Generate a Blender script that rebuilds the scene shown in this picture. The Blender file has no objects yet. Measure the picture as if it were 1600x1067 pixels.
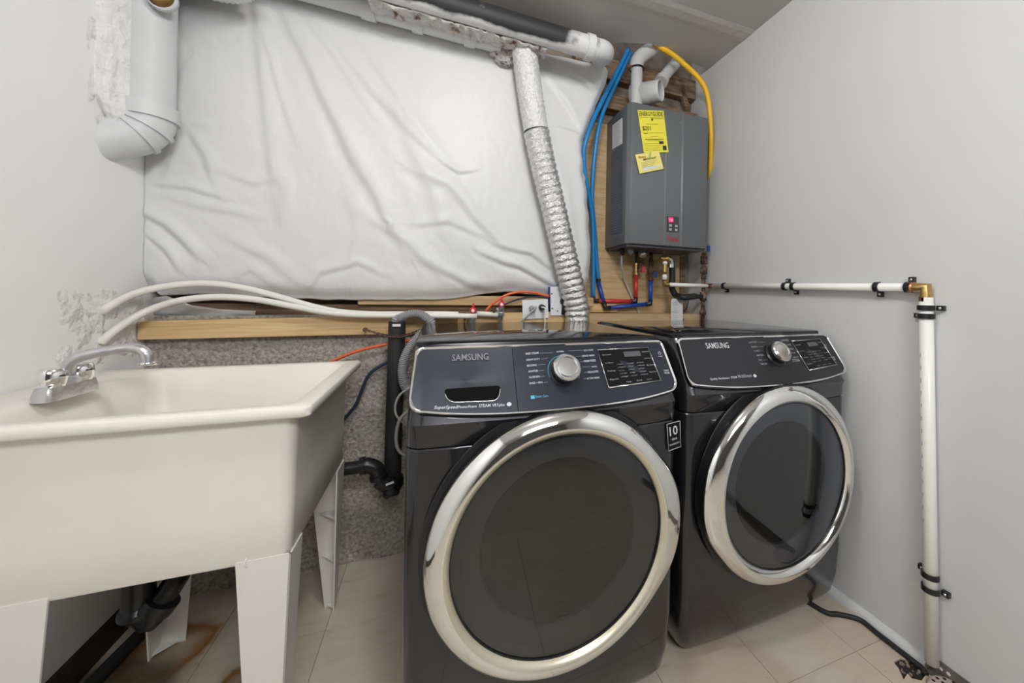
import bpy, bmesh, math, random
from mathutils import Vector, Matrix, noise
random.seed(7)
S = bpy.context.scene
COL = S.collection
R_ = math.radians
# ------------------------------------------------------------------ camera
FPX, CXP, YHP, YAW, CH, ROLL = 585.0, 900.87, 460.21, 0.3572, 1.0835, 0.0181
cF = Vector((math.sin(YAW), math.cos(YAW), 0))
cR0 = Vector((math.cos(YAW), -math.sin(YAW), 0)); cU0 = Vector((0, 0, 1))
cR = math.cos(ROLL)*cR0 + math.sin(ROLL)*cU0
cU = math.cos(ROLL)*cU0 - math.sin(ROLL)*cR0
CAMP = Vector((0, 0, CH))
cd = bpy.data.cameras.new('camera'); cam = bpy.data.objects.new('camera', cd); COL.objects.link(cam)
cam.matrix_world = Matrix(((cR.x, cU.x, -cF.x, 0), (cR.y, cU.y, -cF.y, 0), (cR.z, cU.z, -cF.z, CH), (0, 0, 0, 1)))
cd.sensor_fit = 'HORIZONTAL'; cd.sensor_width = 36.0
cd.lens = FPX/1600*36.0
cd.shift_x = -(CXP-800)/1600; cd.shift_y = (YHP-533.5)/1600
cd.clip_start = 0.02
S.camera = cam
# ------------------------------------------------------------------ world, lights, exposure
w = bpy.data.worlds.new('world'); S.world = w; w.use_nodes = True
w.node_tree.nodes['Background'].inputs[0].default_value = (0.9, 0.95, 1, 1)
w.node_tree.nodes['Background'].inputs[1].default_value = 0.4
S.view_settings.view_transform = 'Standard'; S.view_settings.look = 'None'
S.view_settings.gamma = 1; S.view_settings.use_curve_mapping = False
S.view_settings.exposure = 0.28
def area(name, loc, target, size, power, color, sy=None, shape='DISK'):
    l = bpy.data.lights.new(name, 'AREA'); l.shape = 'RECTANGLE' if sy else shape; l.size = size
    if sy: l.size_y = sy
    l.energy = power; l.color = color
    o = bpy.data.objects.new(name, l); COL.objects.link(o); o.location = loc
    o.rotation_euler = (Vector(target)-Vector(loc)).to_track_quat('-Z', 'Y').to_euler()
    return o
def bulb(name, loc, rad, power, color):
    l = bpy.data.lights.new(name, 'POINT'); l.shadow_soft_size = rad; l.energy = power; l.color = color
    o = bpy.data.objects.new(name, l); COL.objects.link(o); o.location = loc
    return o
bulb('ceiling_bulb', (0.14, 0.46, 2.29), 0.08, 20, (1.0, 0.975, 0.93))
area('rear_fill_light', (0.25, -0.95, 2.30), (0.2, 0.8, 0.6), 0.9, 41, (0.97, 0.985, 1.0), 0.7)  # added soft fill from behind the camera, not a known fixture

# ------------------------------------------------------------------ pixel helper: where a ray of the photograph meets a real plane of the room
def ray(px, py): return cF + cR*((px-CXP)/FPX) - cU*((py-YHP)/FPX)
def at(px, py, x=None, y=None, z=None):
    d = ray(px, py)
    if x is not None: t = (x-CAMP.x)/d.x
    elif y is not None: t = (y-CAMP.y)/d.y
    else: t = (z-CAMP.z)/d.z
    return CAMP + d*t

# ------------------------------------------------------------------ materials
def mat(name, col=(.8, .8, .8), rough=.5, metal=0., bump=0., bscale=40., var=0., vscale=6., spec=.5, coat=0., crough=.05, emis=None, det=4., aniso=0.):
    m = bpy.data.materials.new(name); m.use_nodes = True
    nt = m.node_tree; b = nt.nodes['Principled BSDF']
    b.inputs['Base Color'].default_value = (*col, 1); b.inputs['Roughness'].default_value = rough
    b.inputs['Metallic'].default_value = metal; b.inputs['Specular IOR Level'].default_value = spec
    b.inputs['Coat Weight'].default_value = coat; b.inputs['Coat Roughness'].default_value = crough
    if aniso: b.inputs['Anisotropic'].default_value = aniso
    if emis: b.inputs['Emission Color'].default_value = (*emis[:3], 1); b.inputs['Emission Strength'].default_value = emis[3]
    tc = nt.nodes.new('ShaderNodeTexCoord')
    if var:
        n = nt.nodes.new('ShaderNodeTexNoise'); n.inputs['Scale'].default_value = vscale; n.inputs['Detail'].default_value = 5
        nt.links.new(tc.outputs['Object'], n.inputs['Vector'])
        r = nt.nodes.new('ShaderNodeValToRGB')
        r.color_ramp.elements[0].position = .3; r.color_ramp.elements[1].position = .7
        r.color_ramp.elements[0].color = (*[c*(1-var) for c in col], 1); r.color_ramp.elements[1].color = (*[min(1, c*(1+var*.6)) for c in col], 1)
        nt.links.new(n.outputs['Fac'], r.inputs['Fac']); nt.links.new(r.outputs['Color'], b.inputs['Base Color'])
    if bump:
        n2 = nt.nodes.new('ShaderNodeTexNoise'); n2.inputs['Scale'].default_value = bscale; n2.inputs['Detail'].default_value = det
        nt.links.new(tc.outputs['Object'], n2.inputs['Vector'])
        bp = nt.nodes.new('ShaderNodeBump'); bp.inputs['Strength'].default_value = bump; bp.inputs['Distance'].default_value = .01
        nt.links.new(n2.outputs['Fac'], bp.inputs['Height']); nt.links.new(bp.outputs['Normal'], b.inputs['Normal'])
    return m
def ramp_mat(name, scale, stops, rough=.6, vec_scale=(1, 1, 1), detail=6, bump=.3, bscale=60, bdist=.01, dist=0., coat=0., kind='noise', spec=.5):
    m = bpy.data.materials.new(name); m.use_nodes = True; nt = m.node_tree; b = nt.nodes['Principled BSDF']
    b.inputs['Roughness'].default_value = rough; b.inputs['Coat Weight'].default_value = coat; b.inputs['Specular IOR Level'].default_value = spec
    tc = nt.nodes.new('ShaderNodeTexCoord'); mp = nt.nodes.new('ShaderNodeMapping'); mp.inputs['Scale'].default_value = vec_scale
    nt.links.new(tc.outputs['Object'], mp.inputs['Vector'])
    n = nt.nodes.new('ShaderNodeTexNoise'); n.inputs['Scale'].default_value = scale; n.inputs['Detail'].default_value = detail; n.inputs['Distortion'].default_value = dist
    nt.links.new(mp.outputs['Vector'], n.inputs['Vector'])
    r = nt.nodes.new('ShaderNodeValToRGB'); e = r.color_ramp.elements
    e[0].position = stops[0][0]; e[0].color = (*stops[0][1], 1); e[1].position = stops[-1][0]; e[1].color = (*stops[-1][1], 1)
    for p, c in stops[1:-1]:
        k = e.new(p); k.color = (*c, 1)
    nt.links.new(n.outputs['Fac'], r.inputs['Fac']); nt.links.new(r.outputs['Color'], b.inputs['Base Color'])
    if bump:
        n2 = nt.nodes.new('ShaderNodeTexNoise'); n2.inputs['Scale'].default_value = bscale; n2.inputs['Detail'].default_value = 8
        nt.links.new(mp.outputs['Vector'], n2.inputs['Vector'])
        bp = nt.nodes.new('ShaderNodeBump'); bp.inputs['Strength'].default_value = bump; bp.inputs['Distance'].default_value = bdist
        nt.links.new(n2.outputs['Fac'], bp.inputs['Height']); nt.links.new(bp.outputs['Normal'], b.inputs['Normal'])
    return m
M = {}
M['wall'] = mat('white_paint', (.90, .90, .90), .55, bump=.12, bscale=14, var=.03, vscale=2.5)
M['wallr'] = mat('grey_white_paint', (.64, .645, .655), .6, bump=.06, bscale=8, var=.03, vscale=2)
M['plaster'] = ramp_mat('rough_patched_plaster', 9, [(.22, (.62, .57, .54)), (.33, (.78, .77, .76)), (.6, (.84, .835, .83))], .8, bump=1., bscale=28, bdist=.02)
M['ceil'] = mat('ceiling_paint', (.54, .525, .51), .8, bump=.15, bscale=10, var=.04, vscale=2)
M['concrete'] = ramp_mat('rough_concrete', 85, [(.28, (.22, .195, .165)), (.5, (.41, .375, .335)), (.72, (.56, .53, .49))], .95, bump=.8, bscale=75, bdist=.012, detail=10)
M['conc_dark'] = ramp_mat('dark_concrete', 12, [(.3, (.16, .12, .09)), (.6, (.30, .24, .19))], .95, bump=.8, bscale=40)
M['pine'] = ramp_mat('pine_wood', 4, [(.3, (.55, .35, .155)), (.5, (.68, .46, .22)), (.7, (.76, .56, .31))], .6, vec_scale=(1, 6, 22), bump=.15, bscale=12, dist=.6)
M['ply'] = ramp_mat('plywood_sheet', 5, [(.3, (.42, .27, .13)), (.5, (.52, .36, .19)), (.7, (.60, .43, .25))], .6, vec_scale=(1, 5, 10), bump=.1, bscale=12, dist=.8)
M['oldwood'] = ramp_mat('old_brown_wood', 5, [(.3, (.09, .055, .035)), (.5, (.20, .125, .075)), (.75, (.33, .23, .15))], .8, vec_scale=(1, 6, 16), bump=.4, bscale=16)
M['vinyl'] = None
M['foil'] = mat('crinkled_foil', (.80, .80, .80), .22, 1., bump=.9, bscale=130, det=6)
M['foilp'] = mat('overpainted_foil', (.72, .72, .72), .5, .25, bump=.9, bscale=80)
M['pvc'] = mat('white_pvc', (.58, .585, .58), .38, var=.05, vscale=7)
M['pvcp'] = mat('painted_white_pipe', (.64, .65, .665), .5, bump=.15, bscale=18, var=.07, vscale=5)
M['pex'] = mat('white_tube', (.80, .78, .72), .35)
M['pexr'] = mat('cream_white_tube', (.86, .86, .80), .35)
M['blue'] = mat('blue_tube', (.012, .21, .52), .35)
M['navy'] = mat('deep_blue_tube', (.01, .06, .33), .35)
M['red'] = mat('red_tube', (.60, .03, .03), .35)
M['yellow'] = mat('yellow_coating', (.90, .52, .015), .4)
M['orange'] = mat('orange_jacket', (.75, .13, .04), .4)
M['brass'] = mat('brass', (.62, .42, .16), .32, 1., var=.2, vscale=50)
M['copper'] = mat('copper', (.55, .25, .13), .35, 1.)
M['rust'] = ramp_mat('rusty_iron', 40, [(.35, (.035, .022, .018)), (.55, (.14, .075, .05)), (.75, (.40, .30, .25))], .8, bump=.6, bscale=90)
M['black'] = mat('black_plastic', (.012, .012, .014), .32)
M['blackm'] = mat('matt_black_plastic', (.02, .02, .021), .6, bump=.1, bscale=60)
M['rubber'] = mat('black_rubber', (.016, .016, .017), .55)
M['hose'] = mat('grey_corrugated_hose', (.30, .30, .31), .5)
M['greycable'] = mat('grey_cable', (.38, .38, .38), .45)
M['bluecable'] = mat('blue_black_cable', (.02, .035, .07), .45)
M['chrome'] = mat('chrome', (.86, .86, .85), .055, 1.)
M['satin'] = mat('satin_chrome', (.72, .72, .72), .2, 1.)
M['zinc'] = mat('dull_zinc', (.62, .62, .63), .32, .9, bump=.2, bscale=60, var=.15, vscale=30)
M['lipc'] = mat('floor_tinted_lip', (.72, .66, .52), .3, .7)  # chrome lip with the beige floor's reflection put into its colour
M['body'] = mat('dark_metallic_enamel', (.023, .023, .028), .24, .5, coat=.7, crough=.04)
M['lid'] = mat('glossy_black_lid', (.014, .014, .016), .06, .0, spec=.30)
M['panel'] = mat('brushed_navy_panel', (.020, .023, .038), .30, .25, coat=.0, aniso=.3)
M['paneld'] = mat('brushed_charcoal_panel', (.022, .022, .027), .30, .25, coat=.0)
M['screen'] = mat('black_glass_panel', (.006, .006, .007), .3, spec=.2)
M['lcd'] = mat('grey_display', (.085, .09, .10), .2)
M['print'] = mat('light_grey_print', (.62, .63, .66), .5)
M['printd'] = mat('dim_grey_print', (.33, .34, .36), .5)
M['cyan'] = mat('cyan_print', (.05, .40, .66), .4)
M['liner'] = mat('grey_door_liner', (.55, .61, .70), .4)
M['linerd'] = mat('dark_grey_door_liner', (.30, .305, .32), .4)
M['drum'] = mat('steel_drum', (.25, .25, .26), .3, 1.)
M['bowl'] = mat('dark_bowl', (.018, .018, .02), .12, coat=.6)
M['heater'] = mat('grey_sheet_metal', (.15, .158, .168), .42, .25)
M['heaterd'] = mat('dark_grey_sheet_metal', (.10, .105, .11), .45, .3)
M['paperY'] = mat('yellow_paper', (.83, .74, .06), .6)
M['paperY2'] = mat('pale_yellow_paper', (.86, .75, .22), .6)
M['paperW'] = mat('white_paper', (.72, .72, .72), .6)
M['ink'] = mat('black_ink', (.025, .03, .02), .6)
M['redink'] = mat('red_ink', (.45, .03, .03), .5)
M['green'] = mat('green_tape', (.30, .55, .12), .4)
M['led'] = mat('red_led', (.3, .0, .03), .4, emis=(1, .02, .12, 1.6))
M['btn'] = mat('grey_button', (.42, .42, .42), .4)
M['plate'] = mat('white_plate', (.78, .79, .80), .4)
M['redh'] = mat('red_handle', (.62, .02, .03), .3, coat=.4)
M['tub'] = mat('cream_plastic', (.82, .785, .715), .40, bump=.04, bscale=30, var=.05, vscale=4)
M['leg'] = mat('white_plastic_leg', (.76, .74, .69), .42)
M['clear'] = mat('cloudy_tube', (.5, .5, .48), .3)
M['bronze'] = mat('bronze', (.25, .15, .06), .4, .8)
M['tag'] = ramp_mat('printed_tag', 60, [(.40, (.22, .22, .23)), (.55, (.62, .62, .62))], .6, vec_scale=(1, 1, 4), bump=0)
M['darkstain'] = mat('dark_brown_tar', (.03, .022, .018), .6, bump=.8, bscale=40)
M['drain'] = mat('pinkish_painted_iron', (.52, .42, .38), .5, bump=.5, bscale=60, var=.1, vscale=30)
M['steelstrip'] = mat('weathered_steel_strip', (.22, .20, .18), .5, .5, var=.3, vscale=20)

def glass_mat(name, tint, f0=.06):
    m = bpy.data.materials.new(name); m.use_nodes = True; nt = m.node_tree; nt.nodes.clear()
    o = nt.nodes.new('ShaderNodeOutputMaterial'); mx = nt.nodes.new('ShaderNodeMixShader')
    t = nt.nodes.new('ShaderNodeBsdfTransparent'); t.inputs[0].default_value = (*tint, 1)
    g = nt.nodes.new('ShaderNodeBsdfGlossy'); g.inputs['Roughness'].default_value = .02; g.inputs[0].default_value = (.95, .97, 1, 1)
    fr = nt.nodes.new('ShaderNodeFresnel'); fr.inputs[0].default_value = 1.80
    nt.links.new(fr.outputs[0], mx.inputs[0]); nt.links.new(t.outputs[0], mx.inputs[1]); nt.links.new(g.outputs[0], mx.inputs[2])
    nt.links.new(mx.outputs[0], o.inputs[0])
    return m
M['glass'] = glass_mat('smoked_glass', (.62, .63, .66))

# vinyl blanket: woven sheen with fine bump
m = mat('white_vinyl_sheet', (.70, .703, .708), .45, bump=.12, bscale=30); M['vinyl'] = m
# floor tile with streaks, per-tile variation and stains fixed on the floor
def tile_material():
    m = bpy.data.materials.new('beige_vinyl_tile'); m.use_nodes = True; nt = m.node_tree; L = nt.links; b = nt.nodes['Principled BSDF']
    b.inputs['Roughness'].default_value = .42
    geo = nt.nodes.new('ShaderNodeNewGeometry'); oi = nt.nodes.new('ShaderNodeObjectInfo')
    mp = nt.nodes.new('ShaderNodeMapping'); mp.inputs['Scale'].default_value = (5, 16, 1); mp.inputs['Rotation'].default_value = (0, 0, .6)
    L.new(geo.outputs['Position'], mp.inputs['Vector'])
    n = nt.nodes.new('ShaderNodeTexNoise'); n.inputs['Scale'].default_value = 1.3; n.inputs['Detail'].default_value = 8; n.inputs['Distortion'].default_value = 1.2
    L.new(mp.outputs[0], n.inputs['Vector'])
    r = nt.nodes.new('ShaderNodeValToRGB'); e = r.color_ramp.elements
    e[0].position = .22; e[0].color = (.47, .385, .29, 1); e[1].position = .60; e[1].color = (.60, .54, .445, 1)
    k = e.new(.38); k.color = (.565, .50, .40, 1)
    L.new(n.outputs['Fac'], r.inputs['Fac'])
    mul = nt.nodes.new('ShaderNodeMixRGB'); mul.blend_type = 'MULTIPLY'; mul.inputs[0].default_value = 1
    mr = nt.nodes.new('ShaderNodeMapRange'); mr.inputs['To Min'].default_value = .93; mr.inputs['To Max'].default_value = 1.03
    L.new(oi.outputs['Random'], mr.inputs['Value'])
    L.new(r.outputs[0], mul.inputs[1]); L.new(mr.outputs[0], mul.inputs[2])
    cur = mul.outputs[0]
    # ring stains left on the vinyl (under the tub) : centre, radii, strength
    n3 = nt.nodes.new('ShaderNodeTexNoise'); n3.inputs['Scale'].default_value = 9; n3.inputs['Detail'].default_value = 6
    L.new(geo.outputs['Position'], n3.inputs['Vector'])
    def stain(cx, cy, rad, col, amt, cur, ringy=True):
        v = nt.nodes.new('ShaderNodeVectorMath'); v.operation = 'DISTANCE'; v.inputs[1].default_value = (cx, cy, 0)
        L.new(geo.outputs['Position'], v.inputs[0])
        a = nt.nodes.new('ShaderNodeMath'); a.operation = 'MULTIPLY_ADD'; a.inputs[1].default_value = .10; L.new(n3.outputs['Fac'], a.inputs[0]); L.new(v.outputs['Value'], a.inputs[2])
        rr = nt.nodes.new('ShaderNodeValToRGB'); ee = rr.color_ramp.elements
        d = nt.nodes.new('ShaderNodeMath'); d.operation = 'DIVIDE'; d.inputs[1].default_value = rad*2; L.new(a.outputs[0], d.inputs[0])
        ee[0].position = .0; ee[0].color = (amt*(.45 if ringy else 1),)*3+(1,); ee[1].position = 1; ee[1].color = (0, 0, 0, 1)
        for p, q in ((.40, amt*(.5 if ringy else .9)), (.60, amt), (.72, amt*.3), (.85, 0)):
            x = ee.new(p); x.color = (q, q, q, 1)
        L.new(d.outputs[0], rr.inputs[0])
        mm = nt.nodes.new('ShaderNodeMixRGB'); mm.blend_type = 'MIX'; mm.inputs[2].default_value = (*col, 1)
        L.new(rr.outputs[0], mm.inputs[0]); L.new(cur, mm.inputs[1]); return mm.outputs[0]
    c1 = at(262, 1020, z=0); c2 = at(372, 1062, z=0); c3 = at(215, 985, z=0)
    cur = stain(c1.x, c1.y, .12, (.26, .11, .02), 1.0, cur)
    cur = stain(c2.x, c2.y, .07, (.24, .11, .03), 1.0, cur)
    cur = stain(-.83, 1.30, .17, (.09, .065, .04), .9, cur, False)
    cur = stain(-.80, 1.05, .12, (.10, .07, .045), .8, cur, False)
    c4 = at(1150, 1062, z=0); cur = stain(c4.x, c4.y-.02, .16, (.42, .27, .18), .45, cur, False)
    c5 = at(1350, 1010, z=0); cur = stain(c5.x, c5.y, .15, (.60, .44, .33), .5, cur, False)
    # little scuffs
    n4 = nt.nodes.new('ShaderNodeTexNoise'); n4.inputs['Scale'].default_value = 38; n4.inputs['Detail'].default_value = 3
    L.new(geo.outputs['Position'], n4.inputs['Vector'])
    r4 = nt.nodes.new('ShaderNodeValToRGB'); r4.color_ramp.elements[0].position = .70; r4.color_ramp.elements[1].position = .80
    r4.color_ramp.elements[0].color = (0, 0, 0, 1); r4.color_ramp.elements[1].color = (.5, .5, .5, 1)
    L.new(n4.outputs['Fac'], r4.inputs[0])
    mm = nt.nodes.new('ShaderNodeMixRGB'); mm.inputs[2].default_value = (.26, .20, .13, 1); L.new(r4.outputs[0], mm.inputs[0]); L.new(cur, mm.inputs[1])
    L.new(mm.outputs[0], b.inputs['Base Color'])
    bp = nt.nodes.new('ShaderNodeBump'); bp.inputs['Strength'].default_value = .08; bp.inputs['Distance'].default_value = .01
    L.new(n.outputs['Fac'], bp.inputs['Height']); L.new(bp.outputs[0], b.inputs['Normal'])
    return m
M['tile'] = tile_material()
def stained_pipe_material():
    m = bpy.data.materials.new('white_pipe_with_black_overspray'); m.use_nodes = True; nt = m.node_tree; L = nt.links; b = nt.nodes['Principled BSDF']
    b.inputs['Roughness'].default_value = .6
    tc = nt.nodes.new('ShaderNodeTexCoord'); sx = nt.nodes.new('ShaderNodeSeparateXYZ'); L.new(tc.outputs['Object'], sx.inputs[0])
    n = nt.nodes.new('ShaderNodeTexNoise'); n.inputs['Scale'].default_value = 9; n.inputs['Detail'].default_value = 5; L.new(tc.outputs['Object'], n.inputs['Vector'])
    # band along the pipe: sprayed front/upper flank, fading at its right end
    a = nt.nodes.new('ShaderNodeMapRange'); a.inputs['From Min'].default_value = -.046; a.inputs['From Max'].default_value = -.032
    zz = nt.nodes.new('ShaderNodeMath'); zz.operation = 'MULTIPLY_ADD'; zz.inputs[1].default_value = .027; L.new(sx.outputs['X'], zz.inputs[0]); L.new(sx.outputs['Z'], zz.inputs[2]); L.new(zz.outputs[0], a.inputs['Value'])
    x1 = nt.nodes.new('ShaderNodeMapRange'); x1.inputs['From Min'].default_value = .38; x1.inputs['From Max'].default_value = .08; L.new(sx.outputs['X'], x1.inputs['Value'])
    mu = nt.nodes.new('ShaderNodeMath'); mu.operation = 'MULTIPLY'; L.new(a.outputs[0], mu.inputs[0]); L.new(x1.outputs[0], mu.inputs[1])
    ad = nt.nodes.new('ShaderNodeMath'); ad.operation = 'MULTIPLY_ADD'; ad.inputs[1].default_value = 1.9; ad.inputs[2].default_value = -.92; L.new(n.outputs['Fac'], ad.inputs[0])
    s = nt.nodes.new('ShaderNodeMath'); s.operation = 'ADD'; L.new(mu.outputs[0], s.inputs[0]); L.new(ad.outputs[0], s.inputs[1])
    r = nt.nodes.new('ShaderNodeValToRGB'); e = r.color_ramp.elements; e[0].position = .35; e[0].color = (.66, .66, .67, 1); e[1].position = .75; e[1].color = (.022, .022, .026, 1)
    L.new(s.outputs[0], r.inputs[0]); L.new(r.outputs[0], b.inputs['Base Color'])
    return m
M['spray'] = stained_pipe_material()

# ------------------------------------------------------------------ object helpers
def tag(o, label=None, cat=None, group=None, kind=None):
    if label: o['label'] = label
    if cat: o['category'] = cat
    if group: o['group'] = group
    if kind: o['kind'] = kind
    return o
def thing(name, label, cat, loc, rz=0, group=None):
    o = bpy.data.objects.new(name, None); COL.objects.link(o); o.location = loc; o.rotation_euler = (0, 0, rz)
    o.empty_display_size = .05
    return tag(o, label, cat, group)
class MB:
    """collects geometry in world (or the parent's own) coordinates"""
    def __init__(s): s.v = []; s.f = []; s.sm = []
    def add(s, vs, fs, smooth=False):
        n = len(s.v); s.v += [Vector(p) for p in vs]; s.f += [tuple(i+n for i in f) for f in fs]; s.sm += [smooth]*len(fs); return s
    def box(s, a, b, bev=0):
        x0, x1 = sorted((a[0], b[0])); y0, y1 = sorted((a[1], b[1])); z0, z1 = sorted((a[2], b[2]))
        if not bev:
            return s.add([(x0,y0,z0),(x1,y0,z0),(x1,y1,z0),(x0,y1,z0),(x0,y0,z1),(x1,y0,z1),(x1,y1,z1),(x0,y1,z1)],
                         [(0,3,2,1),(4,5,6,7),(0,1,5,4),(1,2,6,5),(2,3,7,6),(3,0,4,7)])
        bm = bmesh.new(); bmesh.ops.create_cube(bm, size=1)
        for v in bm.verts: v.co = Vector(((x0+x1)/2+v.co.x*(x1-x0), (y0+y1)/2+v.co.y*(y1-y0), (z0+z1)/2+v.co.z*(z1-z0)))
        bmesh.ops.bevel(bm, geom=list(bm.edges), offset=bev, segments=2, affect='EDGES', profile=.5)
        return s.bm(bm)
    def bm(s, bm, M4=None, smooth=False):
        bm.verts.index_update(); vs = [(M4 @ v.co if M4 else v.co.copy()) for v in bm.verts]
        fs = [[v.index for v in f.verts] for f in bm.faces]; bm.free(); return s.add(vs, fs, smooth)
    def tube(s, pts, r, n=12, caps=True, sub=6, rfun=None, smooth_path=True):
        pts = [Vector(p) for p in pts]
        P = []
        if smooth_path and len(pts) > 2:
            for i in range(len(pts)-1):
                p0 = pts[i-1] if i else pts[0]*2-pts[1]; p1 = pts[i]; p2 = pts[i+1]; p3 = pts[i+2] if i+2 < len(pts) else pts[-1]*2-pts[-2]
                for k in range(sub):
                    t = k/sub
                    P.append(.5*((2*p1)+(-p0+p2)*t+(2*p0-5*p1+4*p2-p3)*t*t+(-p0+3*p1-3*p2+p3)*t**3))
            P.append(pts[-1])
        else: P = pts
        vs = []; fs = []; up = None; L = 0
        for i, p in enumerate(P):
            if i: L += (p-P[i-1]).length
            d = ((P[i+1] if i+1 < len(P) else p)-(P[i-1] if i else p)).normalized()
            if up is None:
                up = Vector((0, 0, 1)) if abs(d.z) < .9 else Vector((1, 0, 0))
            sd = d.cross(up).normalized(); up = sd.cross(d).normalized()
            rr = rfun(L, i) if rfun else (r[i] if isinstance(r, (list, tuple)) else r)
            for k in range(n):
                a = 2*math.pi*k/n; vs.append(p+sd*(rr*math.cos(a))+up*(rr*math.sin(a)))
        for i in range(len(P)-1):
            for k in range(n):
                fs.append((i*n+k, i*n+(k+1) % n, (i+1)*n+(k+1) % n, (i+1)*n+k))
        s.add(vs, fs, True)
        if caps:
            m = len(P)-1
            s.add(vs[:n][::-1], [tuple(range(n))]); s.add(vs[m*n:], [tuple(range(n))])
        return s
    def cyl(s, a, b, r, n=20, r2=None): return s.tube([a, b], [r, r if r2 is None else r2], n=n, smooth_path=False)
    def lathe(s, prof, origin, axis, n=48, closed=False, rmod=None, smooth=True):
        """prof: (radius, height) along axis"""
        ax = Vector(axis).normalized(); t = Vector((0, 0, 1)) if abs(ax.z) < .9 else Vector((1, 0, 0))
        e1 = t.cross(ax).normalized(); e2 = ax.cross(e1); o = Vector(origin); vs = []; fs = []
        m = len(prof)
        for k in range(n):
            a = 2*math.pi*k/n
            for j, (r, h) in enumerate(prof):
                rr = rmod(r, h, a, j) if rmod else r
                vs.append(o+ax*h+(e1*math.cos(a)+e2*math.sin(a))*rr)
        for k in range(n):
            for j in range(m-1+(1 if closed else 0)):
                j2 = (j+1) % m; k2 = (k+1) % n
                fs.append((k*m+j, k*m+j2, k2*m+j2, k2*m+j))
        s.add(vs, fs, smooth); return s
    def prism(s, poly, d):
        """extrude a planar polygon (3D points) by vector d"""
        n = len(poly); d = Vector(d); p = [Vector(q) for q in poly]
        return s.add(p+[q+d for q in p], [tuple(range(n))[::-1], tuple(range(n, 2*n))]+[(i, (i+1) % n, n+(i+1) % n, n+i) for i in range(n)])
    def build(s, name, material, parent=None, label=None, kind=None, local=False, bevel=0, fix=True):
        me = bpy.data.meshes.new(name)
        off = Vector((0, 0, 0))
        if parent is not None and not local:
            q = parent
            while q is not None: off += q.location; q = q.parent
        if parent is None and not local and s.v:
            c = Vector((sum(v.x for v in s.v)/len(s.v), sum(v.y for v in s.v)/len(s.v), min(v.z for v in s.v)))
            off = c
        me.from_pydata([tuple(v-off) for v in s.v], [], s.f)
        for p, q in zip(me.polygons, s.sm): p.use_smooth = q
        me.materials.append(material)
        if fix:
            bm = bmesh.new(); bm.from_mesh(me); bmesh.ops.remove_doubles(bm, verts=bm.verts, dist=1e-6); bmesh.ops.recalc_face_normals(bm, faces=bm.faces)
            if bevel: 
                es = [e for e in bm.edges if len(e.link_faces) == 2 and e.calc_face_angle(0) > .5]
                bmesh.ops.bevel(bm, geom=es, offset=bevel, segments=2, affect='EDGES', profile=.5)
            bm.to_mesh(me); bm.free()
        o = bpy.data.objects.new(name, me); COL.objects.link(o)
        if parent is not None: o.parent = parent
        elif not local: o.location = off
        if label: o['label'] = label
        if kind: o['kind'] = kind
        return o
def auto_smooth(o, ang=40):
    me = o.data
    for p in me.polygons: p.use_smooth = True
    bm = bmesh.new(); bm.from_mesh(me)
    for e in bm.edges: e.smooth = not (len(e.link_faces) == 2 and e.calc_face_angle(0) > R_(ang))
    bm.to_mesh(me); bm.free()
_font_cache = {}
def text_geo(body):
    if body not in _font_cache:
        c = bpy.data.curves.new('t', 'FONT'); c.body = body; c.size = 1; c.resolution_u = 2; c.offset = .010
        o = bpy.data.objects.new('t', c); COL.objects.link(o)
        dg = bpy.context.evaluated_depsgraph_get(); me = bpy.data.meshes.new_from_object(o.evaluated_get(dg))
        vs = [v.co.copy() for v in me.vertices]; fs = [tuple(p.vertices) for p in me.polygons]
        bpy.data.objects.remove(o); bpy.data.curves.remove(c); bpy.data.meshes.remove(me)
        x0 = min(v.x for v in vs); x1 = max(v.x for v in vs)
        for v in vs: v.x -= x0
        _font_cache[body] = (vs, fs, x1-x0)
    return _font_cache[body]
def text_on(mb, body, A, B, normal, hmax=None, hscale=1., lift=.0009, slant=0.):
    """flat lettering whose baseline runs from A to B on a surface with that normal"""
    vs, fs, wd = text_geo(body)
    A = Vector(A); B = Vector(B); ex = (B-A); L = ex.length; ex.normalize(); nz = Vector(normal).normalized(); ey = nz.cross(ex).normalized()
    sc = L/wd; sy = sc*hscale
    if hmax and sy*.7 > hmax: sy = hmax/.7
    mb.add([A+ex*((v.x+v.y*slant)*sc)+ey*(v.y*sy)+nz*lift for v in vs], fs)
def quad_on(mb, A, B, h, normal, lift=.0006):
    A = Vector(A); B = Vector(B); nz = Vector(normal).normalized(); ey = nz.cross((B-A).normalized())
    o = nz*lift; mb.add([A+o, B+o, B+ey*h+o, A+ey*h+o], [(0, 1, 2, 3)])
def copy_tree(o, parent=None):
    c = o.copy(); COL.objects.link(c)
    if parent is not None: c.parent = parent
    for ch in list(o.children): copy_tree(ch, c)
    return c

# ================================================================== SETTING
XL, XR, YB, YU, HC = -.928, 1.3875, 1.703, 1.84, 2.3435
YR = -2.7; CE = 1.665       # rear wall behind the camera; where the plasterboard ceiling stops
ZL = .985                    # top of the concrete footing wall
def struct(name, mb, m, parent=None, label=None):
    o = mb.build(name, m, parent, kind='structure' if parent is None else None)
    if label: o['label'] = label
    return o
mb = MB().box((XL-.1, YR-.1, -.10), (XR+.1, YU+.1, -.006))
floor = struct('floor', mb, M['darkstain'])
tag(floor, 'beige vinyl tile floor with brown stains')
wl = struct('wall_left', MB().box((XL-.1, YR-.1, -.006), (XL, YU+.1, 2.75)), M['wall']); tag(wl, 'white painted wall on the left behind the utility sink')
wr = struct('wall_right', MB().box((XR, YR-.1, -.006), (XR+.1, YU+.1, 2.75)), M['wallr']); tag(wr, 'smooth pale grey wall on the right beside the dryer')
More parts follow.
